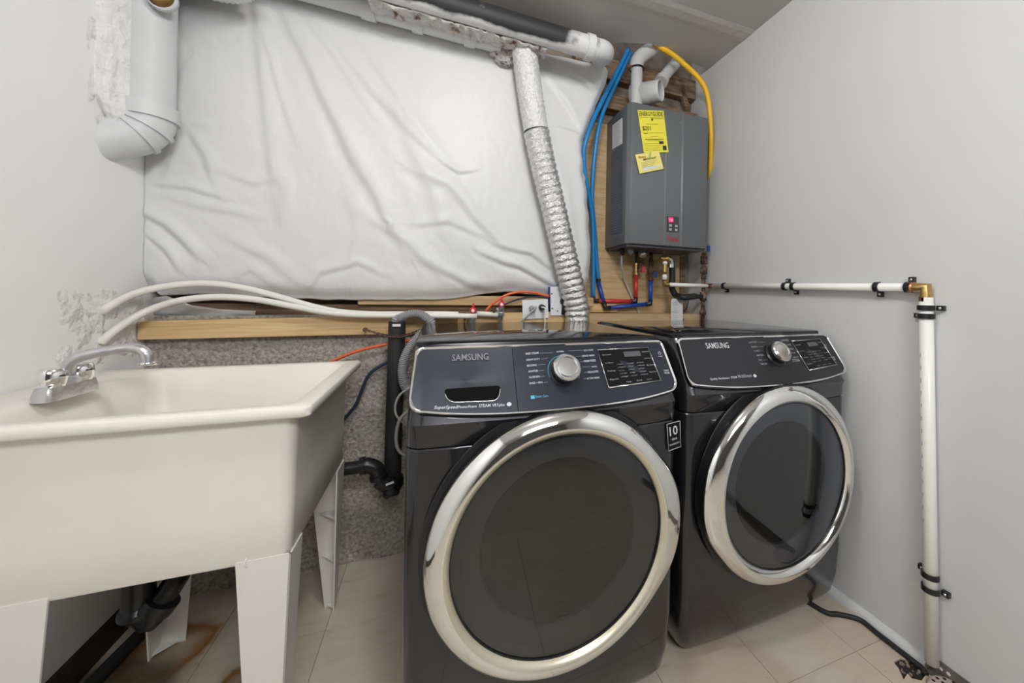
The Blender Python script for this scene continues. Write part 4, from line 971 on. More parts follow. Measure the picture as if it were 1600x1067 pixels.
# corrugated hoses
def corr(L, i): return .0155+.0022*math.sin(L*2*math.pi/.0065)
hp = [Vector((xs+.002, yp_, zt_-.10)), Vector((xs+.002, yp_, zt_-.005)), at(625, 497, y=yp_), at(640, 491, y=yp_), at(655, 491, y=yp_), at(668, 498, y=yp_-.01), at(674, 506, y=yp_-.01), at(676, 530, y=yp_)]
tag(MB().tube(hp, .0155, n=14, sub=48, rfun=corr).build('drain_hose', M['hose']), 'grey corrugated hose hooked over the standpipe top', 'hose')
hp = [at(668, 512, y=1.545), at(650, 530, y=1.545), at(636, 550, y=1.54), at(629, 575, y=1.54), at(631, 598, y=1.54), at(641, 615, y=1.55), at(655, 630, y=1.56)]
tag(MB().tube(hp, .0155, n=14, sub=48, rfun=corr).build('drain_hose', M['hose']), 'grey corrugated hose looping down beside the left side of the washer', 'hose')
tag(MB().tube([at(640, 605, y=1.50), at(624, 618, y=1.50), at(617.5, 635, y=1.50), at(620, 650, y=1.50), at(632, 662, y=1.50)], .0042, n=8).build('grey_cord', M['greycable']), 'thin light grey cord looping over the black standpipe', 'cord')
tag(MB().tube([at(640, 640, y=1.48), at(625, 655, y=1.48), at(619, 680, y=1.48), at(622, 702, y=1.48), at(636, 714, y=1.48)], .0060, n=8).build('grey_cord', M['hose']), 'thicker grey cord hanging by the washer side below the hoses', 'cord')
# chain
cp_ = [at(573, 516, y=1.60), at(590, 521, y=1.56), at(607, 525, y=1.545), at(625, 526, y=1.545), at(640, 522, y=1.55), at(655, 516, y=1.57), at(668, 512, y=1.59)]
rt = thing('metal_chain', 'rusty metal chain tied around the black standpipe to the board', 'chain', cp_[2])
tot = 30
def cr(t):
    f = t*(len(cp_)-1); i = min(len(cp_)-2, int(f)); return cp_[i].lerp(cp_[i+1], f-i)
lk = None
for k in range(tot):
    a = cr(k/tot); b = cr((k+1)/tot); d = (b-a).normalized()
    if lk is None:
        mb = MB(); ps = [Vector((math.cos(t)*.0075, math.sin(t)*.0042, 0)) for t in [i*2*math.pi/10 for i in range(11)]]
        mb.tube(ps, .0014, n=6, smooth_path=False); o = mb.build('chain_link', M['rust'], rt, local=True); lk = o.data
    else: o = bpy.data.objects.new('chain_link', lk); COL.objects.link(o); o.parent = rt
    o.location = (a+b)/2-rt.location
    q = d.to_track_quat('X', 'Z'); o.rotation_euler = (q @ Matrix.Rotation(R_(90*(k % 2)+20), 3, 'X').to_quaternion()).to_euler()
p = at(573, 514, y=1.655); tag(MB().cyl(p, p+Vector((0, -.03, 0)), .003, 8).lathe([(0, .03), (.009, .03), (.009, .034), (0, .034)], p, (0, -1, 0), n=10).build('wall_screw', M['rust']), 'rusty screw in the pine board holding the chain end', 'screw')

# ================================================================== UTILITY SINK
sz = .834; sx0, sx1, sy0, sy1 = XL+.006, -.250, .950, 1.530
rt = thing('utility_sink', 'cream plastic freestanding laundry sink at the left wall', 'sink', ((sx0+sx1)/2, (sy0+sy1)/2, 0))
def rrect(x0, x1, y0, y1, r, n=6):
    pts = []
    for (cx, cy, a0) in ((x1-r, y1-r, 0), (x0+r, y1-r, 90), (x0+r, y0+r, 180), (x1-r, y0+r, 270)):
        for k in range(n+1):
            a = R_(a0+90*k/n); pts.append((cx+r*math.cos(a), cy+r*math.sin(a)))
    return pts
def loft(mb, rings, smooth=True, cap0=False, cap1=False):
    n = len(rings[0]); vs = [p for r in rings for p in r]; fs = []
    for i in range(len(rings)-1):
        for k in range(n): fs.append((i*n+k, i*n+(k+1) % n, (i+1)*n+(k+1) % n, (i+1)*n+k))
    if cap0: fs.append(tuple(range(n))[::-1])
    if cap1: fs.append(tuple(range((len(rings)-1)*n, len(rings)*n)))
    mb.add(vs, fs, smooth)
def ring(x0, x1, y0, y1, r, z): return [(x, y, z(x, y) if callable(z) else z) for x, y in rrect(x0, x1, y0, y1, r)]
bx0, bx1, by0, by1 = -.765, -.291, .985, 1.492     # body below the rim
zb = lambda x, y: .505-.03*(1 if False else 0)
rings = [ring(bx0+.008, bx1-.006, by0+.004, by1-.006, .018, .497),
         ring(bx0+.001, bx1-.001, by0, by1-.001, .022, .504),
         ring(bx0-.004, bx1+.001, by0-.002, by1, .024, .60),
         ring(bx0-.03, bx1+.006, by0-.005, by1+.003, .026, sz-.045),
         ring(bx0-.06, bx1+.010, by0-.008, by1+.005, .026, sz-.026),
         ring(sx0+.004, sx1-.004, sy0+.004, sy1-.002, .014, sz-.024),
         ring(sx0, sx1, sy0, sy1, .014, sz-.020),
         ring(sx0, sx1, sy0, sy1, .014, sz-.003),
         ring(sx0+.003, sx1-.003, sy0+.003, sy1-.003, .014, sz),
         ring(-.795, sx1-.040, sy0+.036, sy1-.030, .03, sz),
         ring(-.790, sx1-.048, sy0+.044, sy1-.040, .035, sz-.008),
         ring(-.775, sx1-.055, sy0+.050, sy1-.055, .04, sz-.05),
         ring(-.770, sx1-.062, sy0+.056, sy1-.075, .045, sz-.09),
         ring(-.755, bx1-.03, by0+.03, by1-.05, .06, .55),
         ring(-.73, bx1-.06, by0+.06, by1-.08, .06, .515)]
mb = MB(); loft(mb, rings, True, True, True); o = mb.build('basin', M['tub'], rt); auto_smooth(o, 50)
# corner legs: two flanges meeting at the outer corner, tapering downward
def leg(cx, cy, dx, dy, zt_, zbm, wtop, wbot, wty, foot):
    """cx,cy outer top corner; dx,dy inward directions; foot outer bottom corner"""
    mb = MB(); fx, fy = foot; t = .004
    ot = Vector((cx, cy, zt_)); ob = Vector((fx, fy, zbm))
    X = Vector((dx, 0, 0)); Y = Vector((0, dy, 0))
    mb.prism([ot, ot+X*wtop, ob+X*wbot, ob], Y*t)
    mb.prism([ot, ot+Y*wty, ob+Y*(wbot*.9), ob], X*t)
    for k in (.35, .65, .99):
        p = ot.lerp(ob, k); w1 = (wtop+(wbot-wtop)*k)*.9; w2 = (wty+(wbot*.9-wty)*k)*.9
        mb.prism([p, p+X*w1, p+Y*w2], (0, 0, .004))
    return mb
fr = at(450, 1067, y=by0-.004); 
leg(bx1+.002, by0-.002, -1, 1, .506, 0, .098, .056, .075, (bx1-.014, by0+.006)).build('leg', M['leg'], rt)
leg(bx0-.002, by0-.002, 1, 1, .506, 0, .105, .060, .10, (bx0+.008, by0+.006)).build('leg', M['leg'], rt)
bl_ = at(512, 932, z=0)
leg(bx1+.002, by1+.000, -1, -1, .500, 0, .105, .034, .10, (bx1-.016, by1+.002)).build('leg', M['leg'], rt)
leg(bx0-.002, by1+.000, 1, -1, .500, 0, .09, .06, .10, (bx0+.000, by1+.002)).build('leg', M['leg'], rt)
mb = MB().tube([at(386, 873, y=by0-.012), at(383, 876, y=by0-.014), at(382, 882, y=by0-.016), at(385, 886, y=by0-.014)], .0012, n=6); mb.build('zip_tie_end', M['plate'], rt)
# drain and trap under the basin
dcx, dcy = -.60, 1.24
p = at(217, 940, y=1.24); 
rt2 = thing('sink_trap', 'black plastic drain trap hanging under the utility sink', 'trap', (p.x, 1.24, .3))
auto_smooth(MB().lathe([(.0, 0), (.030, 0), (.036, .008), (.036, .02), (.030, .03), (.030, .10), (.0, .10)], (p.x, 1.24, at(217, 962, y=1.24).z+.0), (0, 0, 1), n=24).build('tailpiece', M['black'], rt2), 30)
MB().cyl((p.x, 1.24, p.z+.02), (p.x, 1.24, .498), .026, 20).build('drain_stub', M['black'], rt2)
U0 = Vector((p.x, 1.24, at(217, 962, y=1.24).z+.02)); 
a1 = at(246, 945, y=1.24); a2 = at(275, 905, y=1.26); a3 = at(300, 870, y=1.30)
auto_smooth(MB().tube([U0, U0+Vector((.02, 0, -.035)), at(238, 957, y=1.24)+Vector((0, 0, -.01)), a1, at(262, 925, y=1.25), a2, a3, a3+Vector((.08, .06, .02))], .025, n=20).build('trap_bend', M['black'], rt2), 35)
q = at(248, 944, y=1.24); auto_smooth(MB().lathe([(.02, -.014), (.037, -.014), (.038, 0), (.037, .014), (.02, .014)], q, (.55, .1, .8), n=24, closed=True).build('slip_nut', M['black'], rt2), 30)
MB().tube([at(200, 960, y=1.35), at(205, 972, y=1.30), at(215, 968, y=1.26)], .010, n=10).build('copper_stub', M['copper'], rt2)
# cross pipe to the standpipe
tag(MB().tube([Vector((XL+.07, .95, .022)), Vector((XL+.075, 1.2, .024)), Vector((XL+.09, 1.45, .024)), Vector((XL+.12, 1.66, .03))], .018, n=12).build('floor_hose', M['rubber']), 'black hose lying on the floor along the left wall under the sink', 'hose')

# faucet
ft = sz+.0005
B0 = at(79, 630, z=sz); B1 = at(160, 607, z=sz); B2 = at(30, 635, z=sz)
yf0, yf1 = B0.y, B1.y; xf1 = (B0.x+B1.x)/2; xf0 = max(B2.x, XL+.012)
rt = thing('faucet', 'dull chrome two handle faucet with a long arched spout on the sink', 'faucet', ((xf0+xf1)/2, (yf0+yf1)/2, sz))
mb = MB(); loft(mb, [ring(xf0, xf1, yf0, yf1, .012, sz+.0005), ring(xf0+.001, xf1-.001, yf0+.001, yf1-.001, .010, sz+.012), ring(xf0+.004, xf1-.004, yf0+.005, yf1-.005, .008, sz+.030)], False, True, True)
auto_smooth(mb.build('base', M['zinc'], rt), 30)
xm = (xf0+xf1)/2; L = yf1-yf0
def handle(yc):
    h = MB(); z0 = sz+.030
    h.lathe([(0, 0), (.018, 0), (.018, .004), (.021, .005), (.023, .020), (.022, .034), (.018, .038), (0, .038)], (xm, yc, z0), (0, 0, 1), n=24, rmod=lambda r, hh, a, j: r*(1-.10*abs(math.sin(a*2)))if j > 2 else r)
    auto_smooth(h.build('handle', M['chrome'], rt), 40)
hy_a = yf0+.030; hy_b = yf1-.030
handle(hy_a); handle(hy_b)
ym = (hy_a+hy_b)/2
auto_smooth(MB().lathe([(0, 0), (.020, 0), (.020, .012), (.016, .016), (0, .016)], (xm, ym, sz+.030), (0, 0, 1), n=20).build('spout_collar', M['zinc'], rt), 30)
zr = at(100, 566, y=ym).z
spx = [(xm, ym, sz+.04), (xm, ym, zr-.02), (xm+.006, ym, zr), (xm+.022, ym+.002, zr+.012)]
tip = at(233, 568, y=ym+.03); apex = at(215, 545, y=ym+.03); mid = at(175, 547, y=ym+.02)
P = [Vector(q) for q in spx]+[Vector((mid.x, ym+.012, mid.z)), Vector((apex.x-.008, ym+.02, at(200, 544, y=ym+.02).z)), Vector((apex.x+.012, ym+.02, apex.z-.002)), Vector((tip.x, ym+.02, at(230, 555, y=ym+.02).z)), Vector((tip.x+.002, ym+.02, tip.z))]
auto_smooth(MB().tube(P, .0115, n=18, sub=8).build('spout', M['zinc'], rt), 40)
MB().lathe([(.010, -.002), (.0155, -.002), (.0155, .006), (.010, .006)], P[-1], (0, 0, 1), n=20, closed=True).build('spout_rim', M['chrome'], rt)
# wall bracket / cover plate behind the tub by the corner (grey white plate on left wall)
c = [at(193, 552, x=XL+.002), at(228, 552, x=XL+.002), at(231, 582, x=XL+.002), at(193, 584, x=XL+.002)]

# ================================================================== WASHER AND DRYER
W = .686; DEP = .655; ZLID = .9665
def machine(name, label, cat, x, y, rz, dryer):
    rt = thing(name, label, cat, (x, y, 0), rz)
    MW = Matrix.Translation((x, y, 0)) @ Matrix.Rotation(rz, 4, 'Z'); MI = MW.inverted()
    rl0 = MI @ CAMP
    def loc(px, py, plane):   # ray in the machine's own frame against a plane (point, normal)
        d = MI.to_3x3() @ ray(px, py); p, n = plane; t = (p-rl0).dot(n)/d.dot(n); return rl0+d*t
    def bow(u, B): s = (u-W/2)/(W/2); return B*(1-s*s)
    vbot, zbot, vtop, ztop = -.016, .806, .074, .954
    tp = Vector((0, vbot, zbot)); tdir = Vector((0, vtop-vbot, ztop-zbot)).normalized(); pn = Vector((0, -tdir.z, tdir.y)).normalized()
    bodym = M['body']
    def outl(z, front, B, ins=0., rc=.035, inb=0.):
        pts = []; u0, u1 = ins, W-ins; n = 8
        pts.append((u0, DEP-inb)); 
        for k in range(n+1):
            a = math.pi+k/n*math.pi/2; pts.append((u0+rc+rc*math.cos(a), front+rc+rc*math.sin(a)))
        for k in range(1, 24):
            u = u0+rc+(u1-u0-2*rc)*k/24; s = (u-W/2)/(W/2-rc-ins); pts.append((u, front-B*(1-s*s)))
        for k in range(n+1):
            a = 1.5*math.pi+k/n*math.pi/2; pts.append((u1-rc+rc*math.cos(a), front+rc+rc*math.sin(a)))
        pts.append((u1, DEP-inb)); return [(p[0], p[1], z) for p in pts]
    zsm = .746
    lower = MB(); Bb = .016
    loft(lower, [outl(.028, .035, Bb*.6, .030), outl(.06, .016, Bb*.7, .016), outl(.12, .006, Bb*.8, .006), outl(.22, .001, Bb, .001), outl(.40, 0, Bb, 0), outl(zsm-.004, 0, Bb, 0), outl(zsm-.001, .002, Bb, .002)], True, True, True)
    o = lower.build('cabinet', bodym, rt, local=True)
    # door opening
    RC, ZC = W/2, .5135
    cut = MB().cyl((RC, -.2, ZC), (RC, .35, ZC), .185, 64).build('cut', bodym, None, local=True)
    cut.parent = rt
    md = o.modifiers.new('b', 'BOOLEAN'); md.operation = 'DIFFERENCE'; md.solver = 'EXACT'; md.object = cut
    bpy.context.view_layer.update()
    me = bpy.data.meshes.new_from_object(o.evaluated_get(bpy.context.evaluated_depsgraph_get())); o.modifiers.clear(); o.data = me
    bpy.data.objects.remove(cut)
    # drop the walls of the cut to leave a shell
    bm = bmesh.new(); bm.from_mesh(me)
    kill = [f for f in bm.faces if all(abs(math.hypot(v.co.x-RC, v.co.z-ZC)-.185) < 1e-3 for v in f.verts) or (f.calc_center_median().y > .3 and math.hypot(f.calc_center_median().x-RC, f.calc_center_median().z-ZC) < .184)]
    bmesh.ops.delete(bm, geom=kill, context='FACES'); bm.to_mesh(me); bm.free()
    auto_smooth(o, 35)
    upper = MB()
    loft(upper, [outl(zsm+.001, .002, Bb, .002), outl(zsm+.004, 0, Bb, 0), outl(.785, -.002, Bb, 0), outl(zbot-.006, vbot+.007, Bb*.9, .002), outl(ztop, vtop+.006, .002, .012, .04, .0), outl(ZLID-.004, vtop+.012, .001, .016, .04, .0), outl(ZLID-.004, vtop+.03, 0., .02, .04, .0)], True, True, True)
    auto_smooth(upper.build('upper_cabinet', bodym, rt, local=True), 35)
    lid = MB(); loft(lid, [ring(.012, W-.012, vtop+.010, DEP+.0, .03, ZLID-.012), ring(.012, W-.012, vtop+.010, DEP+.0, .03, ZLID-.003), ring(.016, W-.016, vtop+.014, DEP-.004, .03, ZLID)], True, True, True)
    auto_smooth(lid.build('top_lid', M['lid'], rt, local=True), 35)
    # base plinth + feet
    MB().box((.05, .06, .012), (W-.05, DEP-.04, .03)).build('plinth', M['blackm'], rt, local=True)
    for (fu, fv) in ((.07, .09), (W-.07, .09), (.07, DEP-.07), (W-.07, DEP-.07)):
        MB().lathe([(0, 0), (.022, 0), (.022, .008), (.012, .012), (.012, .013), (0, .013)], (fu, fv, 0), (0, 0, 1), n=16).build('foot', M['plate'] if fv < .2 and not dryer else M['rubber'], rt, local=True)
    # control fascia: plate with rounded corners that follows the bow
    def P3(u, t, off=0.):   # u across, t up the slope (metres)
        k = t/.173; B = Bb*.9*(1-k)+.002*k; s = (u-W/2)/(W/2-.03); s = max(-1, min(1, s))
        return tp+Vector((u, 0, 0))+tdir*t+Vector((0, -B*(1-s*s), 0))+pn*off
    def uv(px, py):
        p = loc(px, py, (tp, pn))
        for _ in range(4):
            k = max(0, min(1, (p-tp).dot(tdir)/.173)); s = (p.x-W/2)/(W/2-.03); s = max(-1, min(1, s)); B = (Bb*.9*(1-k)+.002*k)*(1-s*s)
            p = loc(px, py, (tp+Vector((0, -B, 0)), pn))
        return p.x, (p-tp+Vector((0, B, 0))).dot(tdir)
    uL, uR = .006, W-.006; T1 = .173
    # boundary in (u,t): lower edge sags at the middle, corners rounded
    def low(u): s = (u-W/2)/(W/2); return .004+.024*abs(s)**3.0
    rcn = .030; bd = []
    def bound(inset):
        pts = []; l, r, top = uL+inset, uR-inset, T1-inset
        lx = .008
        for k in range(7): a = R_(180+90*k/6); pts.append((l+rcn+rcn*math.cos(a), low(l+rcn)+inset+rcn+rcn*math.sin(a)))
        for k in range(1, 30): u = l+rcn+(r-l-2*rcn)*k/30; pts.append((u, low(u)+inset))
        for k in range(7): a = R_(270+90*k/6); pts.append((r-rcn+rcn*math.cos(a), low(r-rcn)+inset+rcn+rcn*math.sin(a)))
        q = .016
        for k in range(7): a = R_(0+90*k/6); pts.append((r-lx-q+q*math.cos(a), top-q+q*math.sin(a)))
        for k in range(1, 30): u = r-lx-q-(r-l-2*q-2*lx)*k/30; pts.append((u, top))
        for k in range(7): a = R_(90+90*k/6); pts.append((l+lx+q+q*math.cos(a), top-q+q*math.sin(a)))
        return pts
    outer = bound(0); inner = bound(.0062)
    tr = MB(); rr = []
    for (pts, off) in ((outer, -.004), (outer, .004), (bound(.0015), .0070), (bound(.0045), .0070), (inner, .0045)):
        rr.append([P3(u, t, off) for u, t in pts])
    loft(tr, rr, True); auto_smooth(tr.build('fascia_trim', M['chrome'], rt, local=True), 50)
    # fascia fill, split at the drawer seam for the washer
    def fill(u0, u1, mat_, nm, hole=None):
        m_ = MB(); nx_, nt_ = 44, 16; vs = []; fs = []
        inn = inner
        def lo_hi(u):
            lo = hi = None
            for a, b in zip(inn, inn[1:]+inn[:1]):
                if (a[0]-u)*(b[0]-u) <= 0 and a[0] != b[0]:
                    t = a[1]+(b[1]-a[1])*(u-a[0])/(b[0]-a[0]); lo = t if lo is None else min(lo, t); hi = t if hi is None else max(hi, t)
            return (lo, hi) if lo is not None else (T1/2, T1/2)
        ul, ur = max(u0, min(p[0] for p in inn)), min(u1, max(p[0] for p in inn))
        us = [ul+(ur-ul)*(.5-.5*math.cos(math.pi*i/nx_)) for i in range(nx_+1)]
        ts = None
        for i, u in enumerate(us):
            lo, hi = lo_hi(min(max(u, min(p[0] for p in inn)+1e-5), max(p[0] for p in inn)-1e-5))
            for j in range(nt_+1): vs.append((u, lo+(hi-lo)*j/nt_))
        V3 = [P3(u, t, .004) for u, t in vs]
        for i in range(nx_):
            for j in range(nt_):
                a = i*(nt_+1)+j; c_ = ((vs[a][0]+vs[a+nt_+2][0])/2, (vs[a][1]+vs[a+nt_+2][1])/2)
                fs.append((a, a+nt_+1, a+nt_+2, a+1))
        m_.add(V3, fs, True); return m_.build(nm, mat_, rt, local=True)
    pm = M['paneld'] if dryer else M['panel']
    if dryer: fas = fill(0, W, pm, 'control_fascia')
    else:
        us = uv(804, 590)[0]; fill(0, us-.0006, pm, 'detergent_drawer'); fas = fill(us+.0006, W, pm, 'control_fascia')
    def TX(mbx, body, a, b, **k):
        k.setdefault('lift', .0052); A = P3(*uv(*a)); B = P3(*uv(*b)); text_on(mbx, body, A, B, pn, **k)
    pr = MB(); prd = MB()
    def leader(mbx, a, b, th=.0007): quad_on(mbx, P3(*uv(*a)), P3(*uv(*b)), th, pn, .0050)
    if not dryer:
        # drawer pull recess
        a, b, c, d = uv(693, 609), uv(782, 603), uv(779, 627), uv(700, 630)
        cs = [P3(*q, .0048) for q in (a, b, c, d)]
        rec = MB(); nb = 8; pts = []
        q4 = [a, b, c, d]
        def rpoly(q4, rad, sh=0):
            out = []
            for i in range(4):
                p = Vector(q4[i]); pv = Vector(q4[i-1]); nx = Vector(q4[(i+1) % 4]); e1 = (pv-p).normalized()*rad[i]; e2 = (nx-p).normalized()*rad[i]
                for k in range(nb+1): t = k/nb; out.append(tuple((p+e1)*(1-t)**2+p*2*t*(1-t)+(p+e2)*t*t))
            return out
        rp_ = rpoly(q4, (.010, .010, .018, .018))
        cen = (sum(p[0] for p in rp_)/len(rp_), sum(p[1] for p in rp_)/len(rp_))
        rr = [[P3(cen[0]+(p[0]-cen[0])*s, cen[1]+(p[1]-cen[1])*s, h) for p in rp_] for s, h in ((1.0, .0046), (.97, .0046))]
        MB().add([P3(cen[0], cen[1], .0052)]+[P3(p[0], p[1], .0052) for p in rp_], [(0, 1+k, 1+(k+1) % len(rp_)) for k in range(len(rp_))]).build('pull_recess', mat('deep_black', (.003, .003, .003), .7, spec=.08), rt, local=True)
        lip = MB(); ends = [P3(*p, .0052) for p in rp_[2*(nb+1)-2:]]+[P3(*rp_[0], .0052)]
        lip.tube(ends, .0011, n=8, smooth_path=False); lip.build('recess_lip', M['satin'], rt, local=True)
        lg = MB(); TX(lg, 'SAMSUNG', (706, 565.5), (763, 563), hscale=1.25, lift=.0062); lg.build('raised_logo', mat('smoky_chrome', (.16,.16,.18), .4, .3), rt, local=True)
        TX(pr, 'SuperSpeed', (678, 640), (714, 639), slant=.2); TX(pr, 'PowerFoam', (714+1, 639), (744, 637.5), slant=.2)
        TX(pr, 'STEAM', (748, 637.5), (766, 636.5), hscale=1.15); TX(pr, 'VRTplus', (768.5, 636.3), (788, 635.2), hscale=1.1)
        hc = P3(*uv(795, 632.5), .0052); disc = [hc+Vector((math.cos(t)*.0055, 0, 0))+tdir*math.sin(t)*.0045 for t in [i*2*math.pi/20 for i in range(20)]]; pr.add(disc, [tuple(range(20))])
        for (tx, a, b, l0, l1) in (('DEEP STEAM', (821, 555.5), (841, 553.8), (843, 553), (863, 552.3)), ('HEAVY DUTY', (822, 565), (843, 563.3), (845, 562.3), (855, 561.8)), ('BEDDING', (823, 574), (838, 572.8), (840, 571.5), (851, 570.5)),
                          ('SANITIZE', (825, 583), (840, 581.8), (841, 580.5), (849, 579.8)), ('ALLERGEN', (826, 592), (843, 590.6), (844, 589.6), (850, 589)), ('RINSE + SPIN', (827, 601.5), (847, 599.8), (849, 598.8), (855, 598.2)),
                          ('ECO COLD', (912, 550), (926, 548.8), (887, 549.3), (911, 548.5)), ('QUICK WASH', (909, 558.8), (928, 557.3), (898, 558.2), (908, 557.5)), ('PERM PRESS', (912, 567), (930, 565.4), (905, 566.8), (911, 566.2)),
                          ('WOOL', (923.5, 575.3), (932, 574.5), (909, 574.8), (922, 574)), ('DELICATES', (918, 584), (934, 582.6), (912, 583.3), (917, 582.8)), ('ACTIVE WEAR', (916, 594), (936, 592), (911, 593), (915, 592.6))):
            TX(pr, tx, a, b, hscale=1.2); leader(prd, l0, l1)
        TX(pr, 'NORMAL', (869, 551.8), (881, 551), hscale=1.1)
        cy = MB(); TX(cy, 'Smart Care', (836, 622.6), (856, 621), hscale=1.2)
        s0, s1 = P3(*uv(829, 624.5)), P3(*uv(835, 624)); quad_on(cy, s0, s1, .008, pn, .005)
        kc = uv(880.5, 581)
        arc = []
        for k in range(26):
            a = R_(100+k/25*100); arc.append(P3(kc[0]+.0410*math.cos(a), kc[1]+.0410*math.sin(a), .0052))
        cy.tube(arc, .0008, n=6, smooth_path=False); cy.build('cyan_print', M['cyan'], rt, local=True)
        ca = []
        for k in range(30):
            a = R_(-30+k/29*118); ca.append(P3(kc[0]+.0405*math.cos(a), kc[1]+.0405*math.sin(a), .0052))
        prd.tube(ca, .0005, n=6, smooth_path=False)
        sc = [uv(932.5, 548), uv(1011, 544), uv(1031, 595.5), uv(950, 607)]
        leadr = .0325
    else:
        TX(pr, 'SAMSUNG', (1103, 545.5), (1138.5, 544.5), hscale=1.4)
        TX(pr, 'Quality VentSensor', (1108.5, 594.7), (1139, 592.5), hmax=.006); TX(pr, 'STEAM', (1141, 592.3), (1150.5, 591.5), hscale=1.2); TX(prd, 'MultiSteam', (1152.5, 591.4), (1174, 589.8), hscale=1.25)
        hc = P3(*uv(1178, 588), .0052); disc = [hc+Vector((math.cos(t)*.0060, 0, 0))+tdir*math.sin(t)*.0050 for t in [i*2*math.pi/20 for i in range(20)]]; pr.add(disc, [tuple(range(20))])
        for (tx, a, b, l0, l1) in (('HEAVY DUTY', (1169, 537.2), (1181, 536.2), (1183, 536), (1195, 535.3)), ('BEDDING', (1173, 544.4), (1182, 543.5), (1183, 543), (1191, 542.6)), ('TOWELS', (1177, 550.7), (1185.5, 550), (1186, 549.5), (1191, 549)), ('PERM PRESS', (1181, 557.5), (1192, 556.5), (1193, 556), (1194, 556)),
                          ('WOOL', (1184, 564.5), (1189.5, 564), (1191, 563.6), (1198, 563)), ('TIME DRY', (1187, 571.2), (1198, 570.4), (1199, 570), (1200, 570)), ('SANITIZE', (1219, 534.5), (1231, 533.8), (1205, 534.8), (1218, 534.2)), ('DELICATES', (1224, 541.5), (1235, 540.7), (1222, 541.5), (1223.5, 541.4)),
                          ('REFRESH', (1230, 547.7), (1238.5, 547), (1228, 547.9), (1229, 547.7)), ('AIR FLUFF', (1233, 553.8), (1242, 553), (1231, 553.8), (1232, 553.6)), ('QUICK DRY', (1238, 560.2), (1246.5, 559.2), (1236, 560), (1237, 560)), ('STEAM', (1238, 566.5), (1248.5, 565.5), (1236, 566.5), (1237, 566.4))):
            TX(prd, tx, a, b, hscale=1.25); leader(prd, l0, l1)
        kc = uv(1210, 555)
        sc = [uv(1234.5, 534), uv(1279, 530.5), uv(1305, 570.5), uv(1262, 579.5)]
    # knob
    kb = P3(*kc, .004); 
    auto_smooth(MB().lathe([(.0, 0), (.040, 0), (.040, .004), (.0345, .007), (.0345, .026), (0, .026)], kb, pn, n=48).build('knob_base', M['black'], rt, local=True), 30)
    auto_smooth(MB().lathe([(.034, .022), (.0352, .024), (.0345, .031), (.031, .034), (.0275, .034), (.026, .031), (.0235, .0325), (0, .0335)], kb, pn, n=56).build('knob', M['satin'], rt, local=True), 25)
    # control screen with frame
    fr_ = MB(); n_ = 4
    def Q(p, off): return P3(p[0], p[1], off)
    cen = (sum(p[0] for p in sc)/4, sum(p[1] for p in sc)/4)
    def ins(p, s, sv): return (cen[0]+(p[0]-cen[0])*s, cen[1]+(p[1]-cen[1])*sv)
    scr = MB().add([Q(p, .0052) for p in sc], [(0, 1, 2, 3)]).build('touch_screen', M['screen'], rt, local=True)
    for i in range(4):
        a, b = Q(sc[i], .0058), Q(sc[(i+1) % 4], .0058); fr_.tube([a, b], .0022 if i == 2 else .0012, n=8, smooth_path=False)
    fr_.build('screen_frame', M['satin'], rt, local=True)
    def SB(u, v): 
        a = Vector(sc[0]).lerp(Vector(sc[1]), u); b = Vector(sc[3]).lerp(Vector(sc[2]), u); q = a.lerp(b, v); return (q[0], q[1])
    def ST(tx, u0, v, u1, mbx=prd, **k): text_on(mbx, tx, P3(*SB(u0, v)), P3(*SB(u1, v)), pn, lift=.0058, **k)
    l_ = MB().add([P3(*SB(*q), .0056) for q in ((.47, .09), (.80, .09), (.80, .24), (.47, .24))], [(0, 1, 2, 3)]); l_.build('display', M['lcd'], rt, local=True)
    for k, tx in enumerate(('Soil Level', 'Smart Monitor', 'Temp.', 'Spin')): ST(tx, .06, .16+.22*k, .22, hmax=.0035)
    for k, tx in enumerate(('Delay End', 'Save Water', 'My Cycle', 'Smart Care')): ST(tx, .84, .14+.2*k, .98, hmax=.0034)
    for c_ in range(3):
        for r_ in range(5):
            ST(random.choice(('Extra Hot', 'Hot', 'Warm', 'Eco Warm', 'Cold', 'High', 'Medium', 'Low', 'No Spin', 'Heavy')), .30+.19*c_, .44+.085*r_, .30+.19*c_+.07+.06*random.random(), hmax=.003)
            q = P3(*SB(.28+.19*c_, .43+.085*r_), .0058); prd.add([q+Vector((-.0008, 0, -.0008)), q+Vector((.0008, 0, -.0008)), q+Vector((.0008, 0, .0008)), q+Vector((-.0008, 0, .0008))], [(0, 1, 2, 3)])
    for k, tx in enumerate(('Temp.', 'Soil', 'Extra Rinse')): ST(tx, .34+.2*k, .93, .34+.2*k+.1, hmax=.0035)
    pr.build('lettering', M['print'], rt, local=True, kind='stuff'); prd.build('small_lettering', M['printd'], rt, local=True, kind='stuff')
    # power / start buttons marks
    bm_ = MB()
    pts = ((1029, 553), (1040, 581)) if not dryer else ((1287, 541), (1300, 560))
    c0 = P3(*uv(*pts[0]), .0056); cir = [c0+Vector((math.cos(t)*.0042, 0, 0))+tdir*math.sin(t)*.0042 for t in [i*2*math.pi/16 for i in range(17)]]
    bm_.tube(cir, .0005, n=5, smooth_path=False); bm_.tube([c0, c0+tdir*.005], .0005, n=5, smooth_path=False)
    a = P3(*uv(*pts[1])); text_on(bm_, 'START', a+Vector((-.008, 0, 0)), a+Vector((.008, 0, 0)), pn, lift=.0054, hscale=1.2); text_on(bm_, 'PAUSE', a+Vector((-.008, 0, 0))-tdir*.007, a+Vector((.008, 0, 0))-tdir*.007, pn, lift=.0054, hscale=1.2)
